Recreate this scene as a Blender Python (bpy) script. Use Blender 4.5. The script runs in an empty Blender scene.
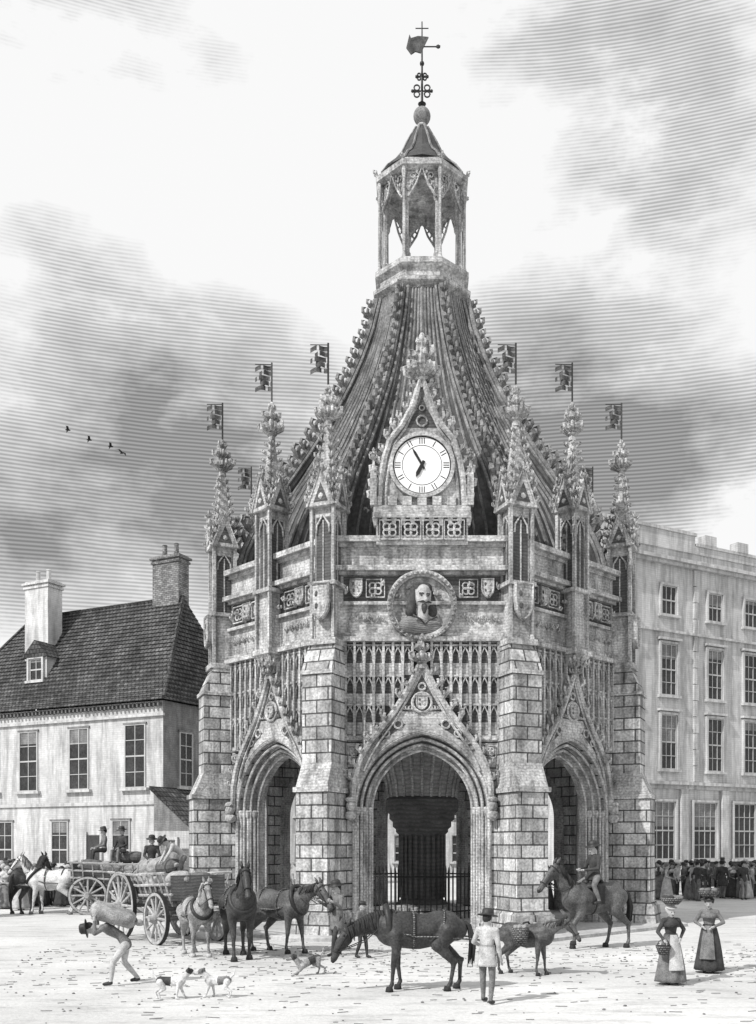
import bpy, bmesh, math, random
import numpy as np
from mathutils import Vector, Matrix
random.seed(3); np.random.seed(3)
scene = bpy.context.scene
PI = math.pi
def rad(d): return math.radians(d)

# ------------------------------------------------------------ node helpers
class NT:
    def __init__(s, nt): s.nt = nt
    def n(s, t, **k):
        nd = s.nt.nodes.new(t)
        for a, b in k.items(): setattr(nd, a, b)
        return nd
    def put(s, sock, v):
        if isinstance(v, bpy.types.NodeSocket): s.nt.links.new(v, sock)
        else: sock.default_value = v
    def m(s, op, a, b=None, c=None, clamp=False):
        nd = s.n('ShaderNodeMath', operation=op); nd.use_clamp = clamp
        s.put(nd.inputs[0], a)
        if b is not None: s.put(nd.inputs[1], b)
        if c is not None: s.put(nd.inputs[2], c)
        return nd.outputs[0]
    def vm(s, op, a, b=None):
        nd = s.n('ShaderNodeVectorMath', operation=op)
        s.put(nd.inputs[0], a)
        if b is not None: s.put(nd.inputs[1], b)
        return nd.outputs['Value'] if op in ('DOT_PRODUCT', 'LENGTH') else nd.outputs[0]
    def comb(s, x, y, z):
        nd = s.n('ShaderNodeCombineXYZ'); s.put(nd.inputs[0], x); s.put(nd.inputs[1], y); s.put(nd.inputs[2], z)
        return nd.outputs[0]
    def noise(s, vec, scale, detail=3, rough=.55):
        nd = s.n('ShaderNodeTexNoise'); s.put(nd.inputs['Vector'], vec)
        nd.inputs['Scale'].default_value = scale; nd.inputs['Detail'].default_value = detail
        nd.inputs['Roughness'].default_value = rough
        return nd.outputs['Fac']
    def mr(s, v, a, b, c, d):
        nd = s.n('ShaderNodeMapRange'); nd.clamp = True
        s.put(nd.inputs['Value'], v)
        for i, x in zip(('From Min', 'From Max', 'To Min', 'To Max'), (a, b, c, d)): s.put(nd.inputs[i], x)
        return nd.outputs[0]

def new_mat(name):
    m = bpy.data.materials.new(name); m.use_nodes = True
    h = NT(m.node_tree); b = m.node_tree.nodes['Principled BSDF']
    return m, h, b

def surf(name, base, rough=.85, brick=None, hatch=0., hper=.16, mott=.35, mscale=1.5, bump=.3, vert=False, streak=0., fmott=None):
    """weathered surface: mottling + optional coursed blocks + tooling lines + rain streaks"""
    m, h, b = new_mat(name)
    geo = h.n('ShaderNodeNewGeometry')
    P = geo.outputs['Position']
    fm = mott * .7 if fmott is None else fmott
    n1 = h.noise(P, mscale, 4, .62); n2 = h.noise(P, mscale * 9, 2)
    v = h.m('MULTIPLY', h.mr(n1, .3, .7, 1 - mott, 1 + mott), h.mr(n2, .33, .67, 1 - fm, 1 + fm))
    height = n2
    if brick or hatch or streak:
        T = h.vm('NORMALIZE', h.vm('CROSS_PRODUCT', geo.outputs['True Normal'], (0.001, 0.002, 1)))
        u = h.vm('DOT_PRODUCT', P, T)
        sep = h.n('ShaderNodeSeparateXYZ'); h.put(sep.inputs[0], P); z = sep.outputs[2]
    if streak:
        sn = h.noise(h.vm('MULTIPLY', P, (3.2, 3.2, .35)), 1., 3, .6)
        v = h.m('MULTIPLY', v, h.mr(sn, .36, .56, 1 - streak, 1.))
    if brick:
        bt = h.n('ShaderNodeTexBrick'); h.put(bt.inputs['Vector'], h.comb(u, z, 0.))
        bt.inputs['Scale'].default_value = 1; bt.inputs['Brick Width'].default_value = brick[0]
        bt.inputs['Row Height'].default_value = brick[1]; bt.inputs['Mortar Size'].default_value = brick[2]
        bt.inputs['Mortar Smooth'].default_value = .2
        bt.inputs['Color1'].default_value = (.6,) * 3 + (1,); bt.inputs['Color2'].default_value = (1.25,) * 3 + (1,)
        bt.inputs['Mortar'].default_value = (.16,) * 3 + (1,)
        bw = h.n('ShaderNodeRGBToBW'); h.put(bw.inputs[0], bt.outputs['Color'])
        v = h.m('MULTIPLY', v, bw.outputs[0])
        height = h.m('SUBTRACT', height, h.m('MULTIPLY', bt.outputs['Fac'], 1.5))
    if hatch:
        ph = h.m('MULTIPLY', u if vert else z, 2 * PI / hper)
        ph = h.m('ADD', ph, h.m('MULTIPLY', n1, 14.))
        s_ = h.m('MULTIPLY_ADD', h.m('SINE', ph), .5, .5)
        th = h.mr(n2, .35, .65, -.2, .8)
        ln = h.mr(h.m('SUBTRACT', s_, th), -.25, .25, 1 - hatch, 1.)
        v = h.m('MULTIPLY', v, ln)
    col = h.vm('SCALE', (base, base, base)); h.put(col.node.inputs['Scale'], v)
    h.put(b.inputs['Base Color'], col)
    b.inputs['Roughness'].default_value = rough
    if 'Specular IOR Level' in b.inputs: b.inputs['Specular IOR Level'].default_value = .25
    if bump:
        bp = h.n('ShaderNodeBump'); bp.inputs['Strength'].default_value = bump; bp.inputs['Distance'].default_value = .04
        h.put(bp.inputs['Height'], height); h.put(b.inputs['Normal'], bp.outputs[0])
    return m

STONE = surf('carved_limestone', .43, hatch=.22, hper=.09, mott=.34, fmott=.42, streak=.5, bump=.5)
ASHLAR = surf('ashlar_limestone', .44, brick=(.78, .40, .026), mott=.34, fmott=.3, streak=.45, bump=.5)
DARKST = surf('recess_shade_limestone', .085, mott=.4, hatch=.4, hper=.1)  # dark tone painting shade into flat recess panels; also some shield charges
ROOFST = surf('weathered_roof_stone', .085, mott=.4, mscale=.8, streak=.3)
RIBST = surf('roof_rib_stone', .2, mott=.45, streak=.4)
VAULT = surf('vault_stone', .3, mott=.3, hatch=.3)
COLST = surf('dark_column_stone', .1, mott=.3, hatch=.3)  # plain dark base tone for the central column
LEAD = surf('lead_sheet', .05, rough=.6, mott=.3)
IRON = surf('wrought_iron', .025, rough=.5, mott=.2)
FLAGM = surf('banner_copper', .07, mott=.6, mscale=4)
DIAL = surf('dial_enamel', .75, rough=.4, mott=.04, bump=0)
BLACK = surf('black_paint', .015, rough=.5, mott=.1, bump=0)
TILE = surf('clay_roof_tile', .075, brick=(.3, .28, .03), mott=.5, mscale=.6)
PLASTER = surf('limewash_render', .5, mott=.2, mscale=.5, hatch=.12, hper=.13, streak=.35)
PLAST2 = surf('stucco', .5, mott=.16, mscale=.4, hatch=.12, hper=.13, streak=.35)
PLAST3 = surf('side_wall_shade_render', .2, mott=.3, hatch=.2, hper=.13, streak=.3)  # end wall's shade put into a darker render; also blinds and lintels
BRICK = surf('old_brick', .2, brick=(.3, .12, .012), mott=.35)
GLASS = surf('old_window_glass', .035, rough=.2, mott=.5, mscale=.9, bump=.05)
FRAME = surf('painted_joinery', .4, mott=.1, bump=.05)
WOOD = surf('wagon_timber', .14, hatch=.4, hper=.09, mott=.35)
WOODL = surf('pale_timber', .3, mott=.35)
SACK = surf('sackcloth', .26, mott=.45, mscale=5)
SACKD = surf('dark_sackcloth', .1, mott=.4, mscale=5)
WICKER = surf('wicker', .2, brick=(.06, .04, .01), mott=.3, mscale=6)
SKIN = surf('skin', .36, mott=.1, mscale=6, bump=.05, rough=.6)
HAIR = surf('hair', .03, mott=.3, mscale=20)
CLD = surf('dark_cloth', .045, mott=.4, mscale=6)
CLM = surf('grey_cloth', .15, mott=.4, mscale=6)
CLL = surf('linen_cloth', .4, mott=.3, mscale=6)
LEATH = surf('leather', .03, rough=.5, mott=.3)
COATD = surf('dark_horse_coat', .04, rough=.5, mott=.5, mscale=3, bump=.1)
COATB = surf('bay_horse_coat', .075, rough=.5, mott=.5, mscale=3, bump=.1)
COATW = surf('grey_horse_coat', .48, rough=.6, mott=.35, mscale=3, bump=.1)
COATS = surf('dapple_coat', .22, rough=.6, mott=.6, mscale=5, bump=.1)

# ------------------------------------------------------------ mesh builder
def ico(sub):
    bm = bmesh.new(); bmesh.ops.create_icosphere(bm, subdivisions=sub, radius=1)
    v = np.array([x.co[:] for x in bm.verts]); f = [[q.index for q in p.verts] for p in bm.faces]
    bm.free(); return v, f
ICO1, ICO2 = ico(1), ico(2)
ICO3 = ico(3)
def nrm(v):
    v = np.asarray(v, float); return v / (np.linalg.norm(v) + 1e-9)
class MB:
    def __init__(s): s.v = []; s.f = []; s.m = []; s.c = 0; s.M = np.eye(4); s.mi = 0
    def add(s, vs, fs, mi=None):
        vs = np.asarray(vs, float); vs = vs @ s.M[:3, :3].T + s.M[:3, 3]
        s.v.append(vs); c = s.c
        s.f += [[i + c for i in f] for f in fs]
        if isinstance(mi, (list, np.ndarray)): s.m += list(mi)
        else: s.m += [s.mi if mi is None else mi] * len(fs)
        s.c += len(vs)
    def box(s, x0, x1, y0, y1, z0, z1, mi=None):
        s.add([(x0, y0, z0), (x1, y0, z0), (x1, y1, z0), (x0, y1, z0), (x0, y0, z1), (x1, y0, z1), (x1, y1, z1), (x0, y1, z1)],
              [[0, 3, 2, 1], [4, 5, 6, 7], [0, 1, 5, 4], [1, 2, 6, 5], [2, 3, 7, 6], [3, 0, 4, 7]], mi)
    def fr(s, z0, x0, x1, y0, y1, z1, X0, X1, Y0, Y1, mi=None):
        s.add([(x0, y0, z0), (x1, y0, z0), (x1, y1, z0), (x0, y1, z0), (X0, Y0, z1), (X1, Y0, z1), (X1, Y1, z1), (X0, Y1, z1)],
              [[0, 3, 2, 1], [4, 5, 6, 7], [0, 1, 5, 4], [1, 2, 6, 5], [2, 3, 7, 6], [3, 0, 4, 7]], mi)
    def ext(s, poly, y0, y1, mi=None):
        n = len(poly)
        vs = [(x, y0, z) for x, z in poly] + [(x, y1, z) for x, z in poly]
        fs = [list(range(n)), list(range(2 * n - 1, n - 1, -1))] + [[i, i + n, (i + 1) % n + n, (i + 1) % n] for i in range(n)]
        s.add(vs, fs, mi)
    def ring(s, A, B, y0, y1, closed=False, mi=None):
        n = len(A)
        vs = [(x, y0, z) for x, z in A] + [(x, y0, z) for x, z in B] + [(x, y1, z) for x, z in A] + [(x, y1, z) for x, z in B]
        fs = []
        for i in range(n if closed else n - 1):
            j = (i + 1) % n
            fs += [[i, j, n + j, n + i], [2 * n + i, 3 * n + i, 3 * n + j, 2 * n + j], [i, 2 * n + i, 2 * n + j, j], [n + i, n + j, 3 * n + j, 3 * n + i]]
        if not closed:
            fs += [[0, n, 3 * n, 2 * n], [n - 1, 3 * n - 1, 4 * n - 1, 2 * n - 1]]
        s.add(vs, fs, mi)
    def tube(s, path, r, n=6, closed=False, mi=None):
        P = [np.asarray(p, float) for p in path]; k = len(P)
        rs = r if hasattr(r, '__len__') else [r] * k
        vs = []; up = np.array([0.13, .21, .97]); prev = None
        for i in range(k):
            a = P[(i - 1) % k] if (closed or i > 0) else P[i]; b = P[(i + 1) % k] if (closed or i < k - 1) else P[i]
            d = nrm(b - a)
            if prev is None: q = np.cross(d, up)
            else: q = prev - d * np.dot(prev, d)
            if np.linalg.norm(q) < 1e-4: q = np.cross(d, (1, 0, 0))
            q = nrm(q); prev = q; w = np.cross(d, q)
            for j in range(n):
                t = 2 * PI * j / n; vs.append(P[i] + rs[i] * (math.cos(t) * q + math.sin(t) * w))
        fs = []
        for i in range(k if closed else k - 1):
            i2 = (i + 1) % k
            fs += [[i * n + j, i * n + (j + 1) % n, i2 * n + (j + 1) % n, i2 * n + j] for j in range(n)]
        if not closed: fs += [list(range(n))[::-1], list(range((k - 1) * n, k * n))]
        s.add(vs, fs, mi)
    def lathe(s, prof, n=24, c=(0, 0, 0), ph=0., mi=None, amp=0, lob=0):
        vs = []
        for r, z in prof:
            for j in range(n):
                t = 2 * PI * j / n + ph; R = r * (1 + amp * math.sin(lob * t))
                vs.append((c[0] + R * math.cos(t), c[1] + R * math.sin(t), c[2] + z))
        k = len(prof)
        fs = [[i * n + j, i * n + (j + 1) % n, (i + 1) * n + (j + 1) % n, (i + 1) * n + j] for i in range(k - 1) for j in range(n)]
        fs += [list(range(n))[::-1], list(range((k - 1) * n, k * n))]
        s.add(vs, fs, mi)
    def blob(s, c, r, base=ICO1, jit=0., mi=None):
        r = np.asarray(r if hasattr(r, '__len__') else (r, r, r), float)
        v = base[0] * r
        if jit: v = v * (1 + np.random.uniform(-jit, jit, (len(v), 1)))
        s.add(v + np.asarray(c, float), base[1], mi)
    def crocket(s, p, out, sz, up=(0, 0, 1), mi=None):
        """curled three-lobed leaf"""
        p = np.asarray(p, float); out = nrm(out); up = np.asarray(up, float)
        up = nrm(up - out * np.dot(up, out) * .6); sd = nrm(np.cross(out, up)); j = np.random.uniform(.8, 1.2)
        sz = sz * j
        for k, L in ((0, 1.), (1, .72), (-1, .72)):
            o_ = nrm(out + sd * k * .75)
            P = [p - up * .1 * sz, p + (o_ * .45 + up * .0) * sz * L, p + (o_ * .9 + up * .22) * sz * L, p + (o_ * 1.0 + up * .62) * sz * L, p + (o_ * .68 + up * .8) * sz * L]
            s.tube(P, [sz * .16, sz * .15, sz * .2, sz * .17, sz * .03], 4, mi=mi)
    def finial(s, p, sz, mi=None):
        x, y, z = p
        s.tube([(x, y, z - .1 * sz), (x, y, z + .35 * sz), (x, y, z + .5 * sz), (x, y, z + 1.05 * sz)], [sz * .13, sz * .1, sz * .15, sz * .06], 6, mi=mi)
        s.blob((x, y, z + .12 * sz), (.19 * sz, .19 * sz, .07 * sz), ICO2, .05, mi)
        for k in range(7):
            a = k * 2 * PI / 7 + .2; s.crocket((x + .08 * sz * math.cos(a), y + .08 * sz * math.sin(a), z + .2 * sz), (math.cos(a), math.sin(a), .1), .34 * sz, mi=mi)
        for k in range(5):
            a = k * PI / 2.5 + .6; s.crocket((x + .05 * sz * math.cos(a), y + .05 * sz * math.sin(a), z + .56 * sz), (math.cos(a), math.sin(a), .25), .27 * sz, mi=mi)
        for k in range(4):
            a = k * PI / 2; s.crocket((x, y, z + .84 * sz), (math.cos(a), math.sin(a), .9), .2 * sz, mi=mi)
        s.blob((x, y, z + 1.08 * sz), (.08 * sz, .08 * sz, .13 * sz), ICO2, .05, mi)
    def mesh(s, name, mats, smooth=False, norm=True):
        me = bpy.data.meshes.new(name)
        V = np.concatenate(s.v) if s.v else np.zeros((0, 3))
        me.from_pydata(V.tolist(), [], s.f)
        for m in mats: me.materials.append(m)
        me.polygons.foreach_set('material_index', np.array(s.m, dtype=np.int32))
        if norm:
            bm = bmesh.new(); bm.from_mesh(me); bmesh.ops.recalc_face_normals(bm, faces=bm.faces); bm.to_mesh(me); bm.free()
        if smooth: me.polygons.foreach_set('use_smooth', [True] * len(me.polygons))
        me.update(); return me
def obj(name, me, parent=None, loc=(0, 0, 0), rz=0, sc=1):
    o = bpy.data.objects.new(name, me); scene.collection.objects.link(o)
    o.location = loc; o.rotation_euler = (0, 0, rz); o.scale = (sc, sc, sc)
    if parent: o.parent = parent
    return o
def empty(name, loc=(0, 0, 0), rz=0, sc=1):
    o = bpy.data.objects.new(name, None); scene.collection.objects.link(o)
    o.location = loc; o.rotation_euler = (0, 0, rz); o.scale = (sc, sc, sc); return o
def T4(x=0, y=0, z=0, rz=0, sc=1, rx=0, ry=0):
    return np.array(Matrix.Translation((x, y, z)) @ Matrix.Rotation(rz, 4, 'Z') @ Matrix.Rotation(ry, 4, 'Y') @ Matrix.Rotation(rx, 4, 'X') @ Matrix.Scale(sc, 4))

# ------------------------------------------------------------ organic bodies
def capsule(p0, p1, r0, r1, side=(1, 0, 0), sx=1., sf=1., n=14, m=4):
    p0 = np.asarray(p0, float); p1 = np.asarray(p1, float)
    d = p1 - p0; d = nrm(d) if np.linalg.norm(d) > 1e-5 else np.array([0, 0, 1.])
    s_ = np.asarray(side, float); s_ = s_ - d * np.dot(s_, d)
    if np.linalg.norm(s_) < 1e-3:
        s_ = np.cross(d, (0, 1, 0.01))
    s_ = nrm(s_); f = np.cross(d, s_)
    vs = []
    for (p, r, a, b) in ((p0, r0, -88, 0), (p1, r1, 0, 88)):
        for i in range(m + 1):
            ph = rad(a + (b - a) * i / m)
            for j in range(n):
                t = 2 * PI * j / n
                vs.append(p + d * r * math.sin(ph) + r * math.cos(ph) * (math.cos(t) * s_ * sx + math.sin(t) * f * sf))
    k = 2 * (m + 1)
    fs = [[i * n + j, i * n + (j + 1) % n, (i + 1) * n + (j + 1) % n, (i + 1) * n + j] for i in range(k - 1) for j in range(n)]
    fs += [list(range(n))[::-1], list(range((k - 1) * n, k * n))]
    return vs, fs
def organic(caps, vox, smooth=3):
    mb = MB()
    for c in caps:
        k = c[5] if len(c) > 5 else {}
        v, f = capsule(c[0], c[1], c[2], c[3], **k); mb.add(v, f)
    me = mb.mesh('tmp', [])
    o = bpy.data.objects.new('tmp', me); scene.collection.objects.link(o)
    r = o.modifiers.new('r', 'REMESH'); r.mode = 'VOXEL'; r.voxel_size = vox
    sm = o.modifiers.new('s', 'SMOOTH'); sm.iterations = smooth; sm.factor = .5
    dg = bpy.context.evaluated_depsgraph_get(); e = o.evaluated_get(dg); m2 = e.to_mesh()
    V = np.zeros(len(m2.vertices) * 3); m2.vertices.foreach_get('co', V); V = V.reshape(-1, 3)
    F = [list(p.vertices) for p in m2.polygons]
    C = np.zeros(len(m2.polygons) * 3); m2.polygons.foreach_get('center', C); C = C.reshape(-1, 3)
    e.to_mesh_clear(); bpy.data.objects.remove(o); bpy.data.meshes.remove(me)
    best = np.full(len(C), 1e9); tag = np.zeros(len(C), int)
    for c in caps:
        a = np.asarray(c[0], float); b = np.asarray(c[1], float); d = b - a; L = np.dot(d, d)
        t = np.clip(((C - a) @ d) / L, 0, 1) if L > 1e-8 else np.zeros(len(C))
        q = np.linalg.norm(C - (a + t[:, None] * d), axis=1) / (c[2] + t * (c[3] - c[2]))
        w = q < best; best[w] = q[w]; tag[w] = c[4]
    return V, F, tag

JD = dict(pel=(0, 0, .95), wai=(0, 0, 1.1), che=(0, 0, 1.3), nek=(0, .01, 1.46), hed=(0, -.02, 1.6),
          shL=(.18, 0, 1.4), elL=(.25, .03, 1.13), wrL=(.25, -.07, .88), shR=(-.18, 0, 1.4), elR=(-.25, .03, 1.13), wrR=(-.25, -.07, .88),
          hiL=(.09, 0, .92), knL=(.1, -.02, .5), anL=(.1, .02, .08), hiR=(-.09, 0, .92), knR=(-.1, -.02, .5), anR=(-.1, .02, .08), face=(0, -1, 0), toe=(0, -1, 0))
# tags 0 coat 1 legs 2 skin 3 hair 4 shoe
def human_geo(pose=None, vox=.02, kind='man', female=False):
    J = dict(JD); J.update(pose or {}); J = {k: np.asarray(v, float) for k, v in J.items()}
    fd = nrm(J['face']); td = nrm(J['toe'])
    w = .92 if female else 1.
    h = J['hed']; up = nrm(h - J['nek']); sd = nrm(np.cross(fd, up)); fd2 = nrm(np.cross(up, sd))
    if np.dot(fd2, fd) < 0: fd2 = -fd2
    caps = [(J['pel'], J['wai'], .15, .128 * w, 0 if not female else 0, dict(sf=.72)), (J['wai'], J['che'], .128 * w, .17 * w, 0, dict(sf=.68)),
            (J['che'], J['che'] + (J['nek'] - J['che']) * .6, .16 * w, .11, 0, dict(sf=.68)),
            (J['shL'] * [w, 1, 1], J['shR'] * [w, 1, 1], .07, .07, 0), (J['nek'] - up * .06, h - up * .05, .058, .052, 2),
            (h - up * .03, h + up * .05, .088, .092, 2, dict(side=tuple(sd), sx=.88, sf=1.1)),
            (h - up * .07 + fd2 * .035, h - up * .09 + fd2 * .055, .05, .036, 2),
            (h + fd2 * .095 - up * .0, h + fd2 * .118 - up * .03, .011, .018, 2),
            (h + up * .055 - fd2 * .03, h + up * .03 - fd2 * .045, .1, .095, 3, dict(side=tuple(sd), sx=.9)),
            (h + sd * .085, h + sd * .087 - up * .03, .018, .014, 2), (h - sd * .085, h - sd * .087 - up * .03, .018, .014, 2)]
    extra = []
    for q, sg in (('L', 1), ('R', -1)):
        s_, e, r = J['sh' + q] * [w, 1, 1], J['el' + q], J['wr' + q]
        caps += [(s_, e, .062 * w, .048 * w, 0), (e, r, .047 * w, .034 * w, 0)]
        hd = nrm(r - e); caps.append((r + hd * .02, r + hd * .075, .03, .032, 2))
        hs = nrm(np.cross(hd, fd)) if abs(np.dot(hd, fd)) < .95 else sd
        hn = np.cross(hs, hd)
        for i, (o_, L) in enumerate(((-.027, .06), (-.009, .075), (.009, .07), (.027, .055))):
            a = r + hd * .09 + hn * o_; b = a + hd * L * .55 + hs * .004 * sg; c = b + hd * L * .35 - hs * .02 * sg + fd * .012
            extra.append(([a, b, c], [.0105, .0095, .0075]))
        a = r + hd * .045 + hn * .03; extra.append(([a, a + hn * .028 + hd * .025, a + hn * .03 + hd * .055], [.013, .011, .008]))
        hp, kn, an = J['hi' + q], J['kn' + q], J['an' + q]
        caps += [(hp, kn, .092, .062, 1), (kn, kn + (an - kn) * .35, .06, .06, 1), (kn + (an - kn) * .35, an, .06, .038, 1),
                 (an - [0, 0, .02], an + td * .13 - [0, 0, .04], .045, .036, 4)]
    V, F, tg = organic(caps, vox, 2)
    mb = MB(); mb.add(V, F, list(tg))
    for p, r in extra: mb.tube(p, r, 5, mi=2)
    for sg in (1, -1): mb.blob(h + sd * .034 * sg + fd2 * .09 + up * .012, .011, ICO1, mi=3)
    mb.tube([h + fd2 * .098 - up * .055 - sd * .02, h + fd2 * .102 - up * .057, h + fd2 * .098 - up * .055 + sd * .02], .005, 4, mi=3)
    return mb, J, (h, up, fd2, sd)
def hat_geo(mb, hd, kind, mi):
    h, up, fd, sd = hd
    R = np.eye(4); R[:3, 0] = sd; R[:3, 1] = fd; R[:3, 2] = up; R[:3, 3] = h + up * .075 - fd * .012
    old = mb.M; mb.M = old @ R
    if kind == 'brim': mb.lathe([(.19, 0), (.195, .012), (.12, .02), (.112, .06), (.105, .12), (.07, .145)], 20, mi=mi, amp=.05, lob=2)
    elif kind == 'top': mb.lathe([(.16, 0), (.165, .012), (.108, .02), (.1, .1), (.108, .2), (.1, .205)], 20, mi=mi)
    elif kind == 'cap': mb.lathe([(.112, -.01), (.125, .04), (.1, .08), (.04, .1)], 16, mi=mi); mb.box(-.07, .07, .06, .16, -.01, .005, mi)
    elif kind == 'bonnet':
        mb.blob((0, -.035, -.02), (.115, .125, .125), ICO2, .02, mi); mb.lathe([(.12, 0), (.13, .02), (.11, .03)], 16, c=(0, .01, .0), mi=mi)
    mb.M = old
def skirt_geo(mb, z0, z1, r0, r1, mi, lob=9, amp=.06, c=(0, 0)):
    n = 48; K = 9; vs = []
    for i in range(K + 1):
        t = i / K; z = z0 + (z1 - z0) * t; r = r0 + (r1 - r0) * (t ** .7)
        for j in range(n):
            a = 2 * PI * j / n; R = r * (1 + amp * t * math.sin(lob * a + 2 * math.sin(a)) + .03 * t * math.sin(3 * a + 5 * t))
            vs.append((c[0] + R * math.cos(a), c[1] + .88 * R * math.sin(a), z))
    fs = [[i * n + j, i * n + (j + 1) % n, (i + 1) * n + (j + 1) % n, (i + 1) * n + j] for i in range(K) for j in range(n)]
    fs += [list(range(n)), list(range(K * n, K * n + n))]
    mb.add(vs, fs, mi)
def human(name, loc, yaw, h=1.72, pose=None, mats=(CLD, CLM, SKIN, HAIR, LEATH), hat='brim', hatm=LEATH, female=False, vox=.02, tail=None, extra=None, skirtm=None, apron=None):
    mb, J, hd = human_geo(pose, vox, female=female)
    M = list(mats) + [hatm, skirtm or CLM, apron or CLL, WICKER, SACK]   # 5 hat 6 skirt 7 apron 8 wicker 9 sack
    if hat: hat_geo(mb, hd, hat, 5)
    if female:
        skirt_geo(mb, 1.12, .07, .14, .34, 6)
        n = 9; vs = []
        for i in range(7):
            t = i / 6; z = 1.1 + (.34 - 1.1) * t; r = .15 + (.33 - .15) * t ** .7
            for j in range(n):
                a = -PI / 2 + (j - 4) * .13; R = r * 1.07 * (1 + .02 * math.sin(j * 2.5))
                vs.append((R * math.cos(a), .88 * R * math.sin(a) - .012, z))
        mb.add(vs, [[i * n + j, i * n + j + 1, (i + 1) * n + j + 1, (i + 1) * n + j] for i in range(6) for j in range(n - 1)], 7)
        mb.lathe([(.2, 0), (.19, .08), (.11, .17), (.065, .2)], 16, c=(0, .01, 1.27), mi=0)
    if tail: skirt_geo(mb, 1.12, tail, .145, .2, 0, lob=5, amp=.05, c=(J['pel'][0], J['pel'][1]))
    if extra: extra(mb, J, hd)
    root = empty(name, loc, yaw, h / 1.75)
    obj('figure', mb.mesh('figure', M, smooth=True, norm=False), root)
    return root

# ------------------------------------------------------------ horses
def horse(name, loc, yaw, sc=1., coat=COATD, mane=HAIR, neck='up', stride=(0, 0, 0, 0), collar=False, saddle=False, bridle=True, ears=1., vox=.03, panniers=False):
    yk = dict(side=(0, 1, 0), sx=.82)
    nk = {'up': ((.93, 0, 1.72), (1.0, 0, 1.8), (1.2, 0, 1.6), (1.42, 0, 1.33)),
          'mid': ((1.1, 0, 1.5), (1.18, 0, 1.55), (1.38, 0, 1.34), (1.55, 0, 1.06)),
          'low': ((1.2, 0, 1.12), (1.29, 0, 1.12), (1.46, 0, .88), (1.58, 0, .6))}[neck]
    N0 = np.array((.52, 0, 1.22)); N1, H0, H1, H2 = [np.array(q) for q in nk]
    Nm = (N0 + N1) / 2 + np.array((.04, 0, -.04 if neck == 'up' else .06))
    caps = [((.5, 0, 1.14), (.05, 0, 1.08), .335, .33, 0, yk), ((.05, 0, 1.08), (-.48, 0, 1.17), .33, .315, 0, yk), ((-.48, 0, 1.17), (-.68, 0, 1.12), .31, .22, 0, yk),
            ((.42, 0, 1.36), (.1, 0, 1.33), .13, .11, 0), ((-.3, 0, 1.35), (-.55, 0, 1.33), .13, .14, 0),
            (N0, Nm, .27, .19, 0, dict(side=(0, 1, 0), sx=.62)), (Nm, N1, .19, .13, 0, dict(side=(0, 1, 0), sx=.6)),
            (N1, H0, .125, .115, 0, dict(side=(0, 1, 0), sx=.75)), (H0, H1, .115, .105, 0, dict(side=(0, 1, 0), sx=.72)),
            (H1, H2, .095, .066, 0, dict(side=(0, 1, 0), sx=.8)), (H2, H2 + (H2 - H1) * .12, .068, .05, 4),
            (H0 * .5 + H1 * .5 - np.array((.05, 0, .06)), H1 - np.array((.05, 0, .05)), .09, .07, 0, dict(side=(0, 1, 0), sx=.6))]
    i = 0; hoofs = []
    for sy in (1, -1):
        d = stride[i]; i += 1; lift = .12 if d > .25 else 0
        k = np.array((.46 + d * .6, .17 * sy, .48 + lift)); ft = np.array((.46 + d * (1. if not lift else .55), .17 * sy, .15 + lift)); hf = ft + (.04, 0, -.09)
        caps += [((.47, .16 * sy, 1.05), (.43 + d * .1, .18 * sy, .82), .16, .1, 0), ((.43 + d * .1, .18 * sy, .82), k, .095, .055, 0), (k, k - (0, 0, .03), .06, .055, 0), (k, ft, .048, .036, 0), (ft, ft + (.01, 0, -.02), .048, .045, 0), (ft, hf, .04, .05, 0)]
        hoofs.append(hf)
    for sy in (1, -1):
        d = stride[i]; i += 1
        st = np.array((-.36 + d * .35, .19 * sy, .86)); hk = np.array((-.7 + d * .75, .17 * sy, .52)); ft = np.array((-.66 + d, .17 * sy, .15)); hf = ft + (.05, 0, -.09)
        caps += [((-.52, .15 * sy, 1.1), st, .22, .14, 0), (st, hk, .13, .06, 0), (hk + (-.03, 0, .03), hk, .05, .055, 0), (hk, ft, .05, .038, 0), (ft, ft + (.01, 0, -.02), .05, .047, 0), (ft, hf, .042, .052, 0)]
        hoofs.append(hf)
    V, F, tg = organic(caps, vox, 3)
    mb = MB(); mb.add(V, F, [0 if t == 0 else 1 for t in tg])
    for hf in hoofs: mb.lathe([(.075, -.06), (.07, -.02), (.055, .03)], 10, c=(hf[0] + .01, hf[1], hf[2] + .005), mi=1)
    hdv = nrm(H1 - H0); upv = nrm(np.cross((0, 1, 0), hdv)); upv = upv if upv[2] > -.2 and np.dot(upv, nrm(N1 - N0)) >= -1 else -upv
    if np.dot(upv, (1, 0, .6)) < 0: upv = -upv
    for sy in (1, -1):
        e = H0 - hdv * .05 + np.array((0, .06 * sy, 0)) + upv * .07
        mb.tube([e, e - hdv * .07 * ears + upv * .03 + (0, .01 * sy, 0), e - hdv * .16 * ears + upv * .04 + (0, .015 * sy, 0)], [.03, .035 * (1 + .2 * (ears - 1)), .006], 6, mi=0)
        mb.blob(H0 * .55 + H1 * .45 + np.array((0, .078 * sy, 0)) + upv * .04, .02, ICO2, mi=1)
        mb.blob(H2 + (0, .048 * sy, 0) + hdv * .03 + upv * .01, .013, ICO1, mi=1)
    crest = [N0 + (-.12, 0, .2), Nm + nrm((-.6, 0, .8)) * .17, N1 + nrm((-.6, 0, .8)) * .12, H0 - hdv * .1 + upv * .03]
    if neck == 'low': crest = [N0 + (-.02, 0, .27), Nm + (.0, 0, .2), N1 + (.06, 0, .12), H0 + (.06, 0, .08)]
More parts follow.
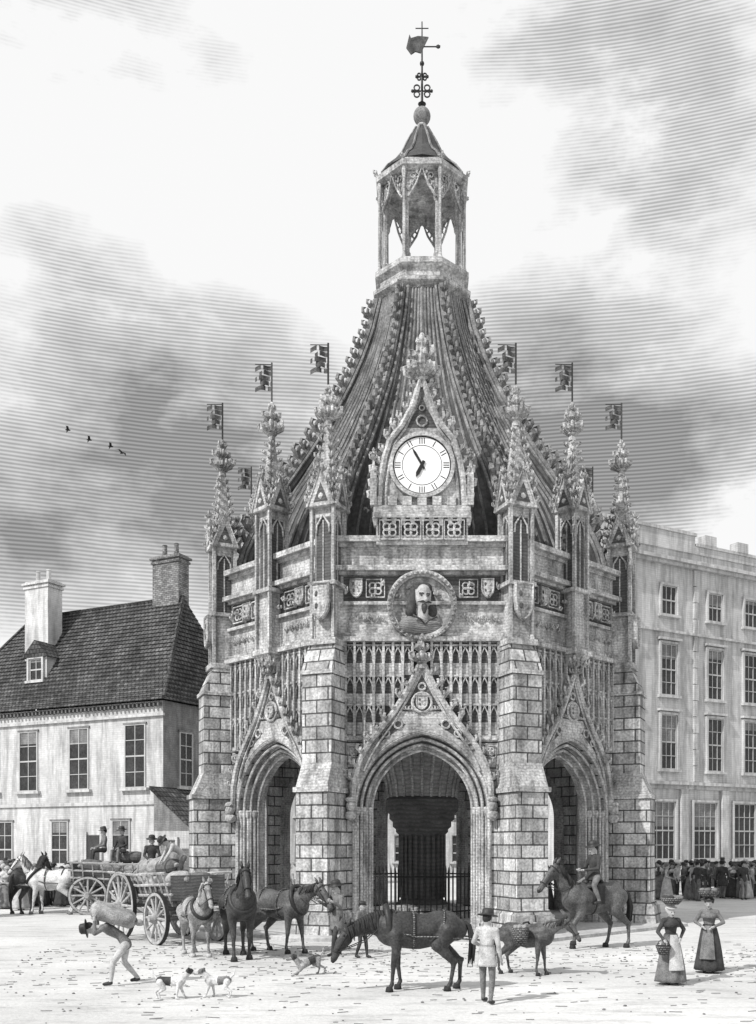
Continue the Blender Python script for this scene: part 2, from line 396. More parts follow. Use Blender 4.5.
    for q in range(26):
        t = q / 25 * 3; a = min(int(t), 2); p = crest[a] * (1 - (t - a)) + crest[a + 1] * (t - a)
        sy = .07 + random.uniform(-.02, .03); L = random.uniform(.16, .26)
        mb.tube([p, p + (-.01, sy, -.04), p + (-.05 + random.uniform(-.03, .03), sy + .06, -.06 - L)], [.03, .03, .006], 5, mi=1)
        mb.tube([p, p + (-.01, -sy, -.04), p + (-.05 + random.uniform(-.03, .03), -sy - .06, -.06 - L * .6)], [.03, .03, .006], 5, mi=1)
    for q in range(16):
        a, b = random.uniform(-.05, .05), random.uniform(-.05, .05)
        mb.tube([(-.8, 0, 1.28), (-.93 + a * .3, b * .4, 1.2), (-1.0 + a, b, .9), (-.96 + a * 1.4, b * 1.6, random.uniform(.4, .6))], [.035, .035, .028, .006], 5, mi=1)
    def ringseg(c, ax, ra, rb, rr, mi=2):
        ax = nrm(ax); s_ = np.array((0, 1., 0)); w = np.cross(ax, s_)
        mb.tube([np.asarray(c) + ra * math.cos(t) * s_ + rb * math.sin(t) * w for t in np.linspace(0, 2 * PI, 18, endpoint=False)], rr, 6, True, mi=mi)
    if bridle:
        ringseg(H1 * .45 + H2 * .55, H2 - H1, .074, .092, .011); ringseg(H0 * .8 + H1 * .2, H1 - H0, .1, .13, .011)
        for sy in (1, -1):
            a = H1 * .45 + H2 * .55 + np.array((0, .075 * sy, 0)); mb.tube([a, H0 * .6 + H1 * .4 + np.array((0, .092 * sy, 0)), H0 + np.array((0, .08 * sy, .04))], .01, 4, mi=2)
            if saddle or collar: mb.tube([a, (a + N0) / 2 + (0, .12 * sy, -.05), N0 + (-.1, .1 * sy, .25)], .01, 4, mi=2)
    if collar:
        cm = 3
        ringseg(N0 + (.06, 0, .02), N1 - N0 + (.2, 0, 0), .24, .33, .055); ringseg((.12, 0, 1.12), (1, 0, 0), .285, .35, .02, cm); ringseg((-.42, 0, 1.16), (1, 0, .1), .275, .34, .015, cm)
        for sy in (1, -1): mb.tube([(.6, .2 * sy, 1.15), (.1, .3 * sy, 1.02), (-.5, .29 * sy, 1.0), (-1.1, .32 * sy, .95)], .018, 5, mi=cm)
    if saddle:
        mb.fr(1.36, -.16, .3, -.26, .26, 1.46, -.12, .24, -.13, .13, 2); mb.blob((.24, 0, 1.47), (.06, .1, .07), ICO2, mi=2); mb.blob((-.14, 0, 1.48), (.07, .15, .06), ICO2, mi=2)
        ringseg((.1, 0, 1.1), (1, 0, 0), .285, .345, .015)
        for sy in (1, -1): mb.box(-.1, .22, .27 * sy - .012, .27 * sy + .012, 1.0, 1.4, 2)
    if panniers:
        for sy in (1, -1):
            mb.lathe([(.17, -.25), (.22, 0), (.25, .2), (.23, .22)], 16, c=(.0, .48 * sy, 1.15), mi=3)
            for q in range(6): mb.blob((.0 + random.uniform(-.12, .12), .48 * sy + random.uniform(-.12, .12), 1.38), .08, ICO2, .1, mi=4)
        mb.tube([(0, .5, 1.3), (0, .2, 1.48), (0, -.2, 1.48), (0, -.5, 1.3)], .03, 6, mi=2)
    root = empty(name, loc, yaw, sc)
    obj('body', mb.mesh('body', [coat, mane, LEATH, WICKER, SACK], smooth=True, norm=False), root)
    return root

def dog(name, loc, yaw, sc=1., coat=COATW, spot=COATD, pose='stand'):
    K = dict(side=(0, 1, 0), sx=.8)
    hz = .12 if pose == 'bow' else 0
    caps = [((.16, 0, .33 - hz), (0, 0, .32 - hz * .4), .095, .088, 0, K), ((0, 0, .32 - hz * .4), (-.2, 0, .345), .088, .075, 1, K), ((.2, 0, .38 - hz), (.3, 0, .48 - hz), .07, .052, 0),
            ((.31, 0, .5 - hz), (.34, 0, .5 - hz), .062, .055, 1), ((.36, 0, .485 - hz), (.46, 0, .46 - hz), .04, .024, 0),
            ((-.25, 0, .38), (-.33, 0, .46), .026, .02, 0), ((-.33, 0, .46), (-.34, 0, .56), .02, .01, 0)]
    for i, sy in enumerate((1, -1)):
        dx = .07 * sy + (.12 if pose == 'bow' else 0)
        caps += [((.15, .055 * sy, .32 - hz), (.14 + dx * .3, .06 * sy, .2 - hz * .7), .055, .032, 0), ((.14 + dx * .3, .06 * sy, .2 - hz * .7), (.16 + dx, .06 * sy, .03), .028, .018, 0), ((.16 + dx, .06 * sy, .025), (.2 + dx, .06 * sy, .02), .022, .02, 0),
                 ((-.2, .05 * sy, .32), (-.14 - dx * .3, .07 * sy, .2), .065, .04, 0), ((-.14 - dx * .3, .07 * sy, .2), (-.26 - dx * .5, .065 * sy, .13), .035, .02, 0), ((-.26 - dx * .5, .065 * sy, .13), (-.23 - dx * .5, .065 * sy, .03), .02, .017, 0), ((-.23 - dx * .5, .065 * sy, .025), (-.19 - dx * .5, .065 * sy, .02), .021, .019, 0)]
    V, F, tg = organic(caps, .012, 2)
    mb = MB(); mb.add(V, F, list(tg))
    for sy in (1, -1):
        mb.tube([(.3, .045 * sy, .55 - hz), (.3, .07 * sy, .545 - hz), (.31, .085 * sy, .49 - hz)], [.02, .024, .006], 5, mi=1)
        mb.blob((.375, .028 * sy, .515 - hz), .008, ICO1, mi=2)
    mb.blob((.482, 0, .462 - hz), .013, ICO1, mi=2)
    r = empty(name, loc, yaw, sc); obj('body', mb.mesh('body', [coat, spot, BLACK], True, False), r); return r

# ------------------------------------------------------------ MARKET CROSS
R = 7.5; A = R * math.cos(rad(22.5)); HW = R * math.sin(rad(22.5))
cross = empty('market_cross')
CM = [STONE, ASHLAR, DARKST, RIBST, ROOFST, LEAD, DIAL, BLACK, VAULT, FLAGM, IRON, COLST]
ZS = 3.9; CC = .35
def arch(a, n=14, base=0.):
    r = a + CC; tm = math.acos(CC / r)
    rt = [(a, base), (a, (base + ZS) / 2)] + [(-CC + r * math.cos(tm * i / n), ZS + r * math.sin(tm * i / n)) for i in range(n + 1)]
    return rt[:-1] + [(0., rt[-1][1])] + [(-x, z) for x, z in rt[:-1][::-1]]
def resample(P, n):
    P = np.array(P); d = np.r_[0, np.cumsum(np.linalg.norm(np.diff(P, axis=0), axis=1))]
    t = np.linspace(0, d[-1], n); return np.c_[np.interp(t, d, P[:, 0]), np.interp(t, d, P[:, 1])]
def wall_outer(n_arch, top, hw):
    n = n_arch
    half = [(hw, 0.), (hw, ZS / 2)]
    for i in range(n + 1):
        t = i / n
        half.append((hw, ZS + (top - ZS) * min(1, t * 2)) if t <= .5 else (hw * (1 - (t - .5) * 2), top))
    return half[:-1] + [(0., top)] + [(-x, z) for x, z in half[:-1][::-1]]
HOOD = [(2.15, 4.0), (2.14, 4.7), (1.95, 5.4), (1.6, 6.0), (1.2, 6.5), (.85, 6.95), (.5, 7.5), (.22, 8.05), (0, 8.55)]
def hoodz(u): 
    u = abs(u); xs = [p[0] for p in HOOD][::-1]; zs = [p[1] for p in HOOD][::-1]
    return float(np.interp(u, xs, zs))
def ringp(mb, cx, y, cz, r, t=.035, n=16, mi=0):
    mb.tube([(cx + r * math.cos(a), y, cz + r * math.sin(a)) for a in np.linspace(0, 2 * PI, n, endpoint=False)], t, 5, True, mi=mi)
def shield(mb, cx, cz, w, h, y0, y1, mi=0):
    P = [(-.5, .5), (.5, .5), (.5, 0), (.42, -.25), (.22, -.42), (0, -.5), (-.22, -.42), (-.42, -.25), (-.5, 0)]
    mb.ext([(cx + x * w, cz + z * h) for x, z in P], y0, y1, mi)
    mb.tube([(cx + x * w * .92, y0 - .01, cz + z * h * .94) for x, z in P], .03 * w / .4, 4, True, mi=mi)
    for i, (a, b) in enumerate(((-.2, .2), (.2, .2), (-.18, -.12), (.18, -.12))): mb.blob((cx + a * w, y0, cz + b * h), (.1 * w, .03, .1 * h), ICO1, .2, mi if i % 2 else 2)
def quatre(mb, cx, cz, s_, y, mi=0):
    for a in range(4): ringp(mb, cx + s_ * .42 * math.cos(a * PI / 2 + PI / 4), y, cz + s_ * .42 * math.sin(a * PI / 2 + PI / 4), s_ * .36, .03, 10, mi)
    mb.blob((cx, y, cz), (s_ * .22, .06, s_ * .22), ICO1, .1, mi)
    for (a, b, c, d) in ((-1, 1, .92, 1.04), (-1, 1, -1.04, -.92)): mb.box(cx + a * s_, cx + b * s_, y - .04, y + .08, cz + c * s_, cz + d * s_, mi)
    for c in (-1.06, .98): mb.box(cx + c * s_, cx + (c + .08) * s_, y - .043, y + .08, cz - s_, cz + s_, mi)
def face_mesh(diag):
    mb = MB(); y = -A
    n = 14
    mb.ring(arch(2.05, n), wall_outer(n, 9.2, HW), y, y + .7, mi=1)
    for i, (ao, ai, d) in enumerate(((2.06, 1.9, .13), (1.91, 1.74, .3), (1.75, 1.56, .48))):
        mb.ring(arch(ai, n), arch(ao, n), y + d, y + .71 + .01 * i, mi=0)
    for a_, d, t in ((2.1, -.04, .075), (1.9, .1, .05), (1.74, .27, .05), (1.58, .46, .045)):
        mb.tube([(x, y + d, z) for x, z in arch(a_, n)], t, 6, mi=0)
    for a_, d in ((2.02, .06), (1.83, .22), (1.66, .38)):
        for sx in (1, -1):
            mb.lathe([(.1, 0), (.1, .5), (.06, .6), (.055, 3.7), (.1, 3.8), (.11, 3.95), (.06, 4.0)], 8, c=(sx * a_, y + d, 0), mi=0)
    # flat dark strips painting groove shade between the arch orders
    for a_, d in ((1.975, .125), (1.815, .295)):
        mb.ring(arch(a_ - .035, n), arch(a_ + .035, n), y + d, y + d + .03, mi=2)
    mb.box(-HW, HW, y + .012, y + .69, 9.201, 12.2, 0)
    for z0, z1, p in ((9.12, 9.26, .24), (9.26, 9.4, .1), (10.27, 10.37, .14), (11.2, 11.3, .12), (11.3, 11.45, .3), (12.08, 12.2, .1), (12.201, 12.38, .26)):
        mb.box(-HW + .003, HW - .003, y - p, y + .4, z0, z1, 0)
    mb.box(-2.5, 2.5, y - .004, y + .1, 6.5, 9.1, 2)  # dark sheet behind the tracery, painting the shade of a recess
    us = [.3, .6, .9, 1.2, 1.5, 1.8, 2.1, 2.38]
    for sx in (1, -1):
        for i, u in enumerate(us):
            z0 = hoodz(u) + .02
            mb.box(sx * u - .04, sx * u + .04, y - .14, y, z0 if u < 2.0 else 6.1, 9.13, 0)
            if i < len(us) - 1:
                uc = sx * (u + us[i + 1]) / 2; w = .13
                for zt in (8.95, 8.0, 7.1):
                    if zt - .5 > hoodz(u + .1):
                        mb.tube([(uc - w, y - .06, zt - .42), (uc - w * .85, y - .06, zt - .2), (uc, y - .06, zt), (uc + w * .85, y - .06, zt - .2), (uc + w, y - .06, zt - .42)], .036, 5, mi=0)
                        ringp(mb, uc, y - .05, zt - .02 + .05, .05, .02, 8)
                        mb.box(uc - .17, uc + .17, y - .083, y - .001, zt + .04, zt + .1, 0)
                        mb.box(uc - .1, uc + .1, y - .02, y - .001, max(zt - .85, hoodz(u) + .05), zt - .48, 0)
        mb.box(sx * 1.55 if sx > 0 else -2.42, 2.42 if sx > 0 else -1.55, y - .1, y, 6.06, 6.2, 0)
        quatre(mb, sx * 2.13, 5.72, .17, y - .02)
        mb.blob((sx * 2.2, y - .28, 4.0), (.15, .17, .2), ICO2, .06, 0); mb.blob((sx * 2.2, y - .26, 3.72), (.2, .2, .17), ICO2, .08, 0); mb.blob((sx * 2.2, y - .3, 4.2), (.17, .15, .1), ICO2, .1, 0)
    hh = HOOD; full = hh + [(-x, z) for x, z in hh[:-1][::-1]]
    B = resample(full, 41); Ain = resample([p for p in arch(2.13, n) if p[1] >= ZS - .01], 41)
    mb.ring([tuple(p) for p in Ain], [tuple(p) for p in B], y - .12, y - .002, mi=0)
    mb.tube([(x, y - .2, z) for x, z in B], .1, 6, mi=0)
    mb.tube([(x * .9, y - .17, z - .17) for x, z in B[5:-5]], .04, 5, mi=0)
    RH = resample(hh, 50)
    for sx in (1, -1):
        for i in range(1, 11):
            t = .1 + i * .08; p = RH[int(t * 49)]; q = RH[min(49, int(t * 49) + 2)]
            d = nrm((q[0] - p[0], 0, q[1] - p[1])); o_ = np.array((d[2], 0, -d[0])); o_ = o_ if o_[0] > 0 else -o_
            mb.crocket((sx * p[0], y - .22, p[1]), (sx * o_[0], -.15, o_[2]), .27, mi=0)
    mb.finial((0, y - .25, 8.35), .62 if diag else .85, 0)
    # flat dark spandrel panels, recess shade put into their colour
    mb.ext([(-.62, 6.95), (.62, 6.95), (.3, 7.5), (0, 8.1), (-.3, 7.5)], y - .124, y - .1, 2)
    ringp(mb, 0, y - .15, 7.22, .3, .05); shield(mb, 0, 7.22, .36, .46, y - .2, y - .1)
    for sx in (1, -1):
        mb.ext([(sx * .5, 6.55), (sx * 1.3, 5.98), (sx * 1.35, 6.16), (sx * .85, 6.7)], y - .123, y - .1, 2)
        ringp(mb, sx * .74, y - .14, 6.55, .13, .035, 10); ringp(mb, sx * 1.12, y - .14, 6.26, .11, .03, 10); ringp(mb, sx * 1.5, y - .14, 5.85, .11, .03, 10)
        for q in range(3): mb.crocket((sx * (.25 + q * .1), y - .12, 7.0 + .02 * q), (sx, -.3, -.2 * q), .14, mi=0)
    ringp(mb, 0, y - .14, 7.72, .11, .035, 10)
    its = [(.92, 'q'), (1.47, 's'), (2.03, 'q')] if diag else [(1.45, 'q'), (2.05, 's')]
    mb.box(-2.45, 2.45, y - .003, y + .1, 10.4, 11.18, 2)  # dark frieze backing, recess shade as colour
    for u, k in its:
        for sx in (1, -1):
            if k == 'q': quatre(mb, sx * u, 10.79, .28, y - .04)
            else: shield(mb, sx * u, 10.79, .4, .6, y - .12, y - .0)
            for q in range(5): mb.crocket((sx * u + (q - 2) * .13, y - .02, 9.8 + .06 * (q % 2)), (random.uniform(-.6, .6), -.5, .3), .12, mi=0)
    for u in [x * .4 - 2.4 for x in range(13)]:
        mb.crocket((u, y - .06, 10.7 + .2 * math.sin(u * 9)), (math.sin(u * 7), -.6, math.cos(u * 5)), .17, mi=0)
    for i in range(-9, 10):
        if abs(i) > 0 or not diag: mb.blob((i * .26, y - .12, 11.37), (.08, .07, .06), ICO1, .1, 0)
    if not diag:
        yb = y - .05
        mb.box(-1.42, 1.42, yb - .2, yb + 1.0, 12.1, 13.05, 0)
        mb.box(-1.36, 1.36, yb - .204, yb, 12.22, 12.86, 2)  # dark pedestal panel standing in for recess shade
        for u in (-1.0, -.34, .34, 1.0): quatre(mb, u, 12.54, .3, yb - .24)
        mb.box(-1.52, 1.52, yb - .32, yb + 1.02, 12.9, 13.06, 0)
        for i in range(-5, 6): mb.fr(12.68, i * .29 - .04, i * .29 + .04, yb - .22, yb, 12.91, i * .29 - .09, i * .29 + .09, yb - .31, yb, 0)
        mb.box(-1.5, 1.5, yb - .25, yb + .2, 13.061, 13.3, 0)
        for i in range(-3, 4): mb.box(i * .46 - .14, i * .46 + .14, yb - .26, yb + .15, 13.3, 13.58, 0)
        G = [(1.32, 13.3), (1.28, 14.1), (1.16, 14.8), (.98, 15.35), (.62, 15.8), (.32, 16.35), (.14, 16.9), (0, 17.4)]
        full = G + [(-x, z) for x, z in G[:-1][::-1]]
        mb.ext(full, yb - .1, yb + .5, 0)
        mb.ext([(-.5, 15.75), (.5, 15.75), (.18, 16.3), (0, 16.75), (-.18, 16.3)], yb - .104, yb, 2)  # dark gable panel, shade painted as a flat sheet
        mb.tube([(x, yb - .16, z) for x, z in full], .1, 6, mi=0); mb.tube([(x * .86, yb - .14, z - .12) for x, z in full], .045, 6, mi=0)
        RG = resample(G, 60)
        for sx in (1, -1):
            for i in range(3, 56, 5):
                p, q = RG[i], RG[min(59, i + 2)]; d = nrm((q[0] - p[0], 0, q[1] - p[1])); o_ = np.array((-d[2], 0, d[0])); o_ = -o_ if o_[0] < 0 else o_
                mb.crocket((sx * p[0], yb - .1, p[1]), (sx * o_[0], 0, o_[2]), .32, mi=0)
            mb.box(sx * 1.5 - .1, sx * 1.5 + .1, yb - .3, yb, 13.3, 14.2, 0); mb.fr(14.2, sx * 1.5 - .1, sx * 1.5 + .1, yb - .3, yb, 14.8, sx * 1.5 - .01, sx * 1.5 + .01, yb - .16, yb - .14, 0); mb.finial((sx * 1.5, yb - .15, 14.7), .35, 0)
        mb.finial((0, yb - .05, 17.1), 1.35, 0)
        cz = 14.55; yc = yb - .13
        disc = lambda r, n_=48: [(r * math.cos(t), cz + r * math.sin(t)) for t in np.linspace(0, 2 * PI, n_, endpoint=False)]
        mb.ext(disc(.98), yc - .06, yc + .1, 0)
        mb.ring(disc(1.02), disc(.9), yc - .14, yc, True, mi=0)
        mb.ext(disc(.9), yc - .08, yc, 6)
        mb.ring(disc(.9), disc(.865), yc - .1, yc - .05, True, mi=7)
        mb.ring(disc(.62), disc(.605), yc - .088, yc - .07, True, mi=7)
        for k in range(12):
            a = PI / 2 - k * PI / 6
            for off in ([0] if k % 3 == 1 else [-.045, .045] if k % 3 == 2 else [-.07, 0, .07]):
                ca, sa = math.cos(a), math.sin(a)
                q = [(.66, off - .013), (.84, off - .013), (.84, off + .013), (.66, off + .013)]
                mb.ext([(r_ * ca - o2 * sa, cz + r_ * sa + o2 * ca) for r_, o2 in q], yc - .087, yc - .07, 7)
        for ang, L, w in ((120, .62, .03), (243, .42, .045)):
            ca, sa = math.cos(rad(ang)), math.sin(rad(ang))
            q = [(-.14, -w), (L * .7, -w * 1.3), (L, 0), (L * .7, w * 1.3), (-.14, w)]
            mb.ext([(r_ * ca - o2 * sa, cz + r_ * sa + o2 * ca) for r_, o2 in q], yc - .11 - w * .3, yc - .095, 7)
        ringp(mb, .0, yc, 15.95, .16, .035, 10); ringp(mb, .0, yc, 16.35, .08, .025, 8)
        cz2 = 10.22
        d2 = lambda r, n_=48: [(r * math.cos(t), cz2 + r * math.sin(t)) for t in np.linspace(0, 2 * PI, n_, endpoint=False)]
        mb.ring(d2(1.08), d2(.97), y - .34, y, True, mi=0); mb.ring(d2(.98), d2(.9), y - .25, y, True, mi=0)
        for t in np.linspace(0, 2 * PI, 40, endpoint=False): mb.blob((1.02 * math.cos(t), y - .35, cz2 + 1.02 * math.sin(t)), .055, ICO1, 0, 0)
        mb.ext(d2(.92), y - .06, y, 0)
    return mb
fA = face_mesh(False).mesh('face_axis', CM); fD = face_mesh(True).mesh('face_diagonal', CM)
def strip_top(me, zlim=12.4):
    m2 = me.copy(); bm = bmesh.new(); bm.from_mesh(m2)
    bmesh.ops.delete(bm, geom=[f for f in bm.faces if f.calc_center_median().z > zlim or (f.calc_center_median().z > 12.05 and f.calc_center_median().y < -A - .27)], context='FACES')
    bm.to_mesh(m2); bm.free(); return m2
fS = strip_top(fA)
for k in range(8):
    me = fD if k % 2 else (fA if k in (0, 4) else fS)
    obj('arcade_face_%d' % k, me, cross, rz=k * PI / 4)
caps = [((0, 0, .28), (0, 0, .42), .2, .2, 0, dict(sx=.85)), ((0, -.06, .16), (0, -.08, .1), .12, .07, 0), ((0, -.2, .3), (0, -.25, .22), .03, .045, 0), ((0, 0, .1), (0, 0, -.15), .12, .13, 0),
        ((-.3, .05, -.33), (.3, .05, -.33), .22, .22, 1), ((-.12, -.12, -.2), (.12, -.12, -.34), .06, .06, 1), ((-.19, .02, .42), (-.26, .02, .0), .1, .12, 2), ((.19, .02, .42), (.26, .02, .0), .1, .12, 2), ((-.11, .0, .53), (.11, .0, .53), .12, .12, 2),
        ((-.15, -.17, .18), (0, -.22, .2), .018, .035, 2), ((.15, -.17, .18), (0, -.22, .2), .018, .035, 2), ((0, -.16, .08), (0, -.15, -.02), .07, .04, 2),
        ((-.12, -.17, .37), (-.04, -.19, .365), .02, .02, 2), ((.12, -.17, .37), (.04, -.19, .365), .02, .02, 2)]
V, F, tg = organic(caps, .016, 2); mb = MB(); mb.M = T4(0, -A - .12, 10.03, sc=1.42, rz=.35); mb.add(V, F, list(tg))
for sx in (1, -1): mb.blob((.078 * sx, -.18, .33), (.03, .018, .016), ICO2, mi=2)
mb.tube([(-.28, -.2, -.12), (-.1, -.2, -.2), (0, -.2, -.3), (.1, -.2, -.2), (.28, -.2, -.12)], .02, 6, mi=2)
bustm = mb.mesh('bust', [surf('bust_face_stone', .4, mott=.3, mscale=5), surf('bust_drapery', .2, mott=.4, hatch=.6, hper=.06), surf('bust_hair', .06, mott=.5, mscale=10)], True, False)
obj('bust_relief', bustm, cross); obj('bust_relief_back', bustm, cross, rz=PI)

def pinnacle(mb, zb, zs, zt, w, pole, corbel=False):
    h = w / 2
    if corbel:
        mb.fr(zb - .55, -.08, .08, -.05, .2, zb, -h, h, -h - .05, h, 0)
        for k in range(5): mb.crocket((-.3 + .15 * k, -h * .5, zb - .3 - .1 * (k % 2)), ((k - 2) * .3, -1, .3), .22, mi=0)
    mb.box(-h - .08, h + .08, -h - .08, h + .08, zb, zb + .18, 0)
    mb.box(-h * .72, h * .72, -h * .72, h * .72, zb + .1, zs, 0)
    zn = zs - min(3.2, (zs - zb) * .55)
    mb.box(-h * .6, h * .6, -h * .73, h * .73, zn, zs - .4, 2); mb.box(-h * .73, h * .73, -h * .6, h * .6, zn, zs - .4, 2)  # dark niche faces, niche shade put into the colour
    for sx in (1, -1):
        for sy in (1, -1):
            x0, x1 = sorted((sx * h, sx * (h - .09))); y0, y1 = sorted((sy * h, sy * (h - .11)))
            mb.box(x0, x1, y0, y1, zb + .18, zs, 0)
    for z in (zn - .14, zs - .12):
        mb.box(-h - .05, h + .05, -h - .05, h + .05, z, z + .13, 0)
    for k in range(4):
        old = mb.M; mb.M = old @ T4(rz=k * PI / 2)
        mb.ext([(-h * 1.02, zs - .1), (h * 1.02, zs - .1), (0, zs + .95)], -h - .07, -h + .1, 0)
        mb.ext([(-h * .6, zs + .02), (h * .6, zs + .02), (0, zs + .62)], -h - .074, -h, 2)  # dark triangle painting shade into the gablet
        mb.blob((0, -h - .07, zs + .2), (.1, .04, .1), ICO1, .1, 0)
        mb.tube([(-h * 1.1, -h - .08, zs - .1), (0, -h - .08, zs + 1.05), (h * 1.1, -h - .08, zs - .1)], .04, 5, mi=0)
        mb.tube([(-h * .55, -h * .82, zs - .9), (-h * .5, -h * .82, zs - .65), (0, -h * .82, zs - .35), (h * .5, -h * .82, zs - .65), (h * .55, -h * .82, zs - .9)], .035, 5, mi=0)
        for t in (.15, .4, .65, .92):
            for sx in (1, -1): mb.crocket((sx * h * 1.1 * (1 - t), -h - .08, zs - .1 + 1.15 * t), (sx, -.1, .4), .18, mi=0)
        mb.box(-.02, .02, -h * .8, -h * .7, zn, zs - .5, 0)
        for i in range(8):
            t = .12 + i * .105; rr = h * .72 * (1 - t) + .05 * t
            mb.crocket((rr, -rr, zs + (zt - zs) * t), (1, -1, .2), .21 - .05 * t, mi=0)
        mb.M = old
    mb.fr(zs, -h * .74, h * .74, -h * .74, h * .74, zt + .05, -.05, .05, -.05, .05, 0)
    mb.finial((0, 0, zt - .1), 1.0, 0)
    zp = zt + 1.1
    mb.tube([(0, 0, zp - .3), (0, 0, pole)], .03, 6, mi=10)
def banner(mb, zc, ax):
    old = mb.M; mb.M = old @ T4(rz=ax)
    n = 8
    for i in range(5):
        z0 = zc - .42 + i * .17; L = .56 - (.14 if i % 2 else 0)
        vs = []
        for j in range(n + 1):
            x = -L * j / n; yy = .06 * math.sin(j * .9)
            vs += [(x, yy, z0 + .03 * math.sin(j * .5)), (x, yy, z0 + .15 + .03 * math.sin(j * .5))]
        mb.add(vs, [[2 * j, 2 * j + 2, 2 * j + 3, 2 * j + 1] for j in range(n) if (i + j) % 6 != 2], 9)
    mb.tube([(-.0, 0, zc + .46), (-.56, .04, zc + .49)], .018, 4, mi=10); mb.blob((-.3, 0.02, zc - .1), (.11, .04, .18), ICO1, .1, 9)
    mb.M = old
RP = R + .12
for k in range(8):
    ang = rad(22.5 + 45 * k)
    mb = MB(); M0 = T4(rz=ang)
    mb.M = M0
    y = -R
    mb.fr(0, -.72, .72, y - 1.45, y + .6, .7, -.66, .66, y - 1.35, y + .6, 1)
    mb.fr(.7, -.62, .62, y - 1.3, y + .55, .85, -.55, .55, y - 1.22, y + .55, 1)
    mb.box(-.53, .53, y - 1.2, y + .55, .85, 4.4, 1)
    mb.box(-.6, .6, y - 1.27, y + .5, 4.4, 4.55, 0)
    mb.fr(4.55, -.54, .54, y - 1.2, y + .55, 5.3, -.51, .51, y - .86, y + .55, 0)
    mb.box(-.5, .5, y - .86, y + .5, 5.3, 8.0, 1)
    mb.box(-.56, .56, y - .92, y + .5, 8.0, 8.12, 0)
    mb.fr(8.12, -.52, .52, y - .88, y + .5, 9.05, -.46, .46, y - .48, y + .5, 1)
    mb.M = M0 @ T4(0, -RP, 0); pinnacle(mb, 8.95, 13.3, 16.0, .84, 18.4); banner(mb, 17.88, -ang)
    mb.M = M0 @ T4(0, -RP, 0); shield(mb, 0, 10.25, .62, 1.15, -.56, -.42); mb.M = M0
    obj('corner_pier_%d' % k, mb.mesh('corner_pier', CM), cross)
for k in (1, 3, 5, 7):
    ang = rad(45 * k); mb = MB(); mb.M = T4(rz=ang) @ T4(0, -A - .12, 0)
    pinnacle(mb, 9.05, 13.9, 16.4, .8, 18.8, corbel=True); banner(mb, 18.28, -ang)
    obj('niche_pinnacle_%d' % k, mb.mesh('niche_pinnacle', CM), cross)

# roof
prof = [(7.1, 12.0), (6.95, 13), (6.5, 14), (5.95, 15), (5.25, 16), (4.6, 17), (4.0, 18), (3.42, 19), (2.92, 20), (2.5, 21), (2.14, 22), (1.84, 23.25)]
mb = MB()
mb.lathe([(r * .93, z) for r, z in prof], 8, ph=rad(22.5), mi=4)
for k in range(8):
    a0, a1 = rad(22.5 + 45 * k), rad(67.5 + 45 * k)
    for j in range(1, 12):
        t = j / 12
        path = []
        for r, z in prof:
            r2 = r * .935; p = np.array((math.cos(a0), math.sin(a0))) * (1 - t) + np.array((math.cos(a1), math.sin(a1))) * t
            path.append((p[0] * r2, p[1] * r2, z))
        mb.tube(path, [.075 if j == 6 else .045] * len(path), 5, mi=3)
obj('roof_shell', mb.mesh('roof_shell', CM), cross)
mb = MB(); PR = resample(prof, 120)
for k in range(8):
    a = rad(22.5 + 45 * k); c, s_ = math.cos(a), math.sin(a)
    for off, rr, hgt in ((0, .13, .02), (.17, .06, -.1), (-.17, .06, -.1)):
        mb.tube([(c * (r + hgt) - s_ * off, s_ * (r + hgt) + c * off, z) for r, z in PR[::6]] + [(c * (1.84 + hgt) - s_ * off, s_ * (1.84 + hgt) + c * off, 23.25)], rr, 6, mi=3)
    mb.tube([(c * (r - .28), s_ * (r - .28), z) for r, z in PR[::6]], .19, 6, mi=4)
    for i in range(4, 119, 4):
        r, z = PR[i]; r2, z2 = PR[min(119, i + 2)]; d = nrm((r2 - r, z2 - z)); o_ = (d[1], -d[0])
        sz = .5 - .16 * i / 120
        mb.crocket((c * (r + .06), s_ * (r + .06), z), (c * o_[0], s_ * o_[0], o_[1]), sz, up=(c * d[0], s_ * d[0], d[1]), mi=3)
obj('roof_ribs', mb.mesh('roof_ribs', CM), cross)
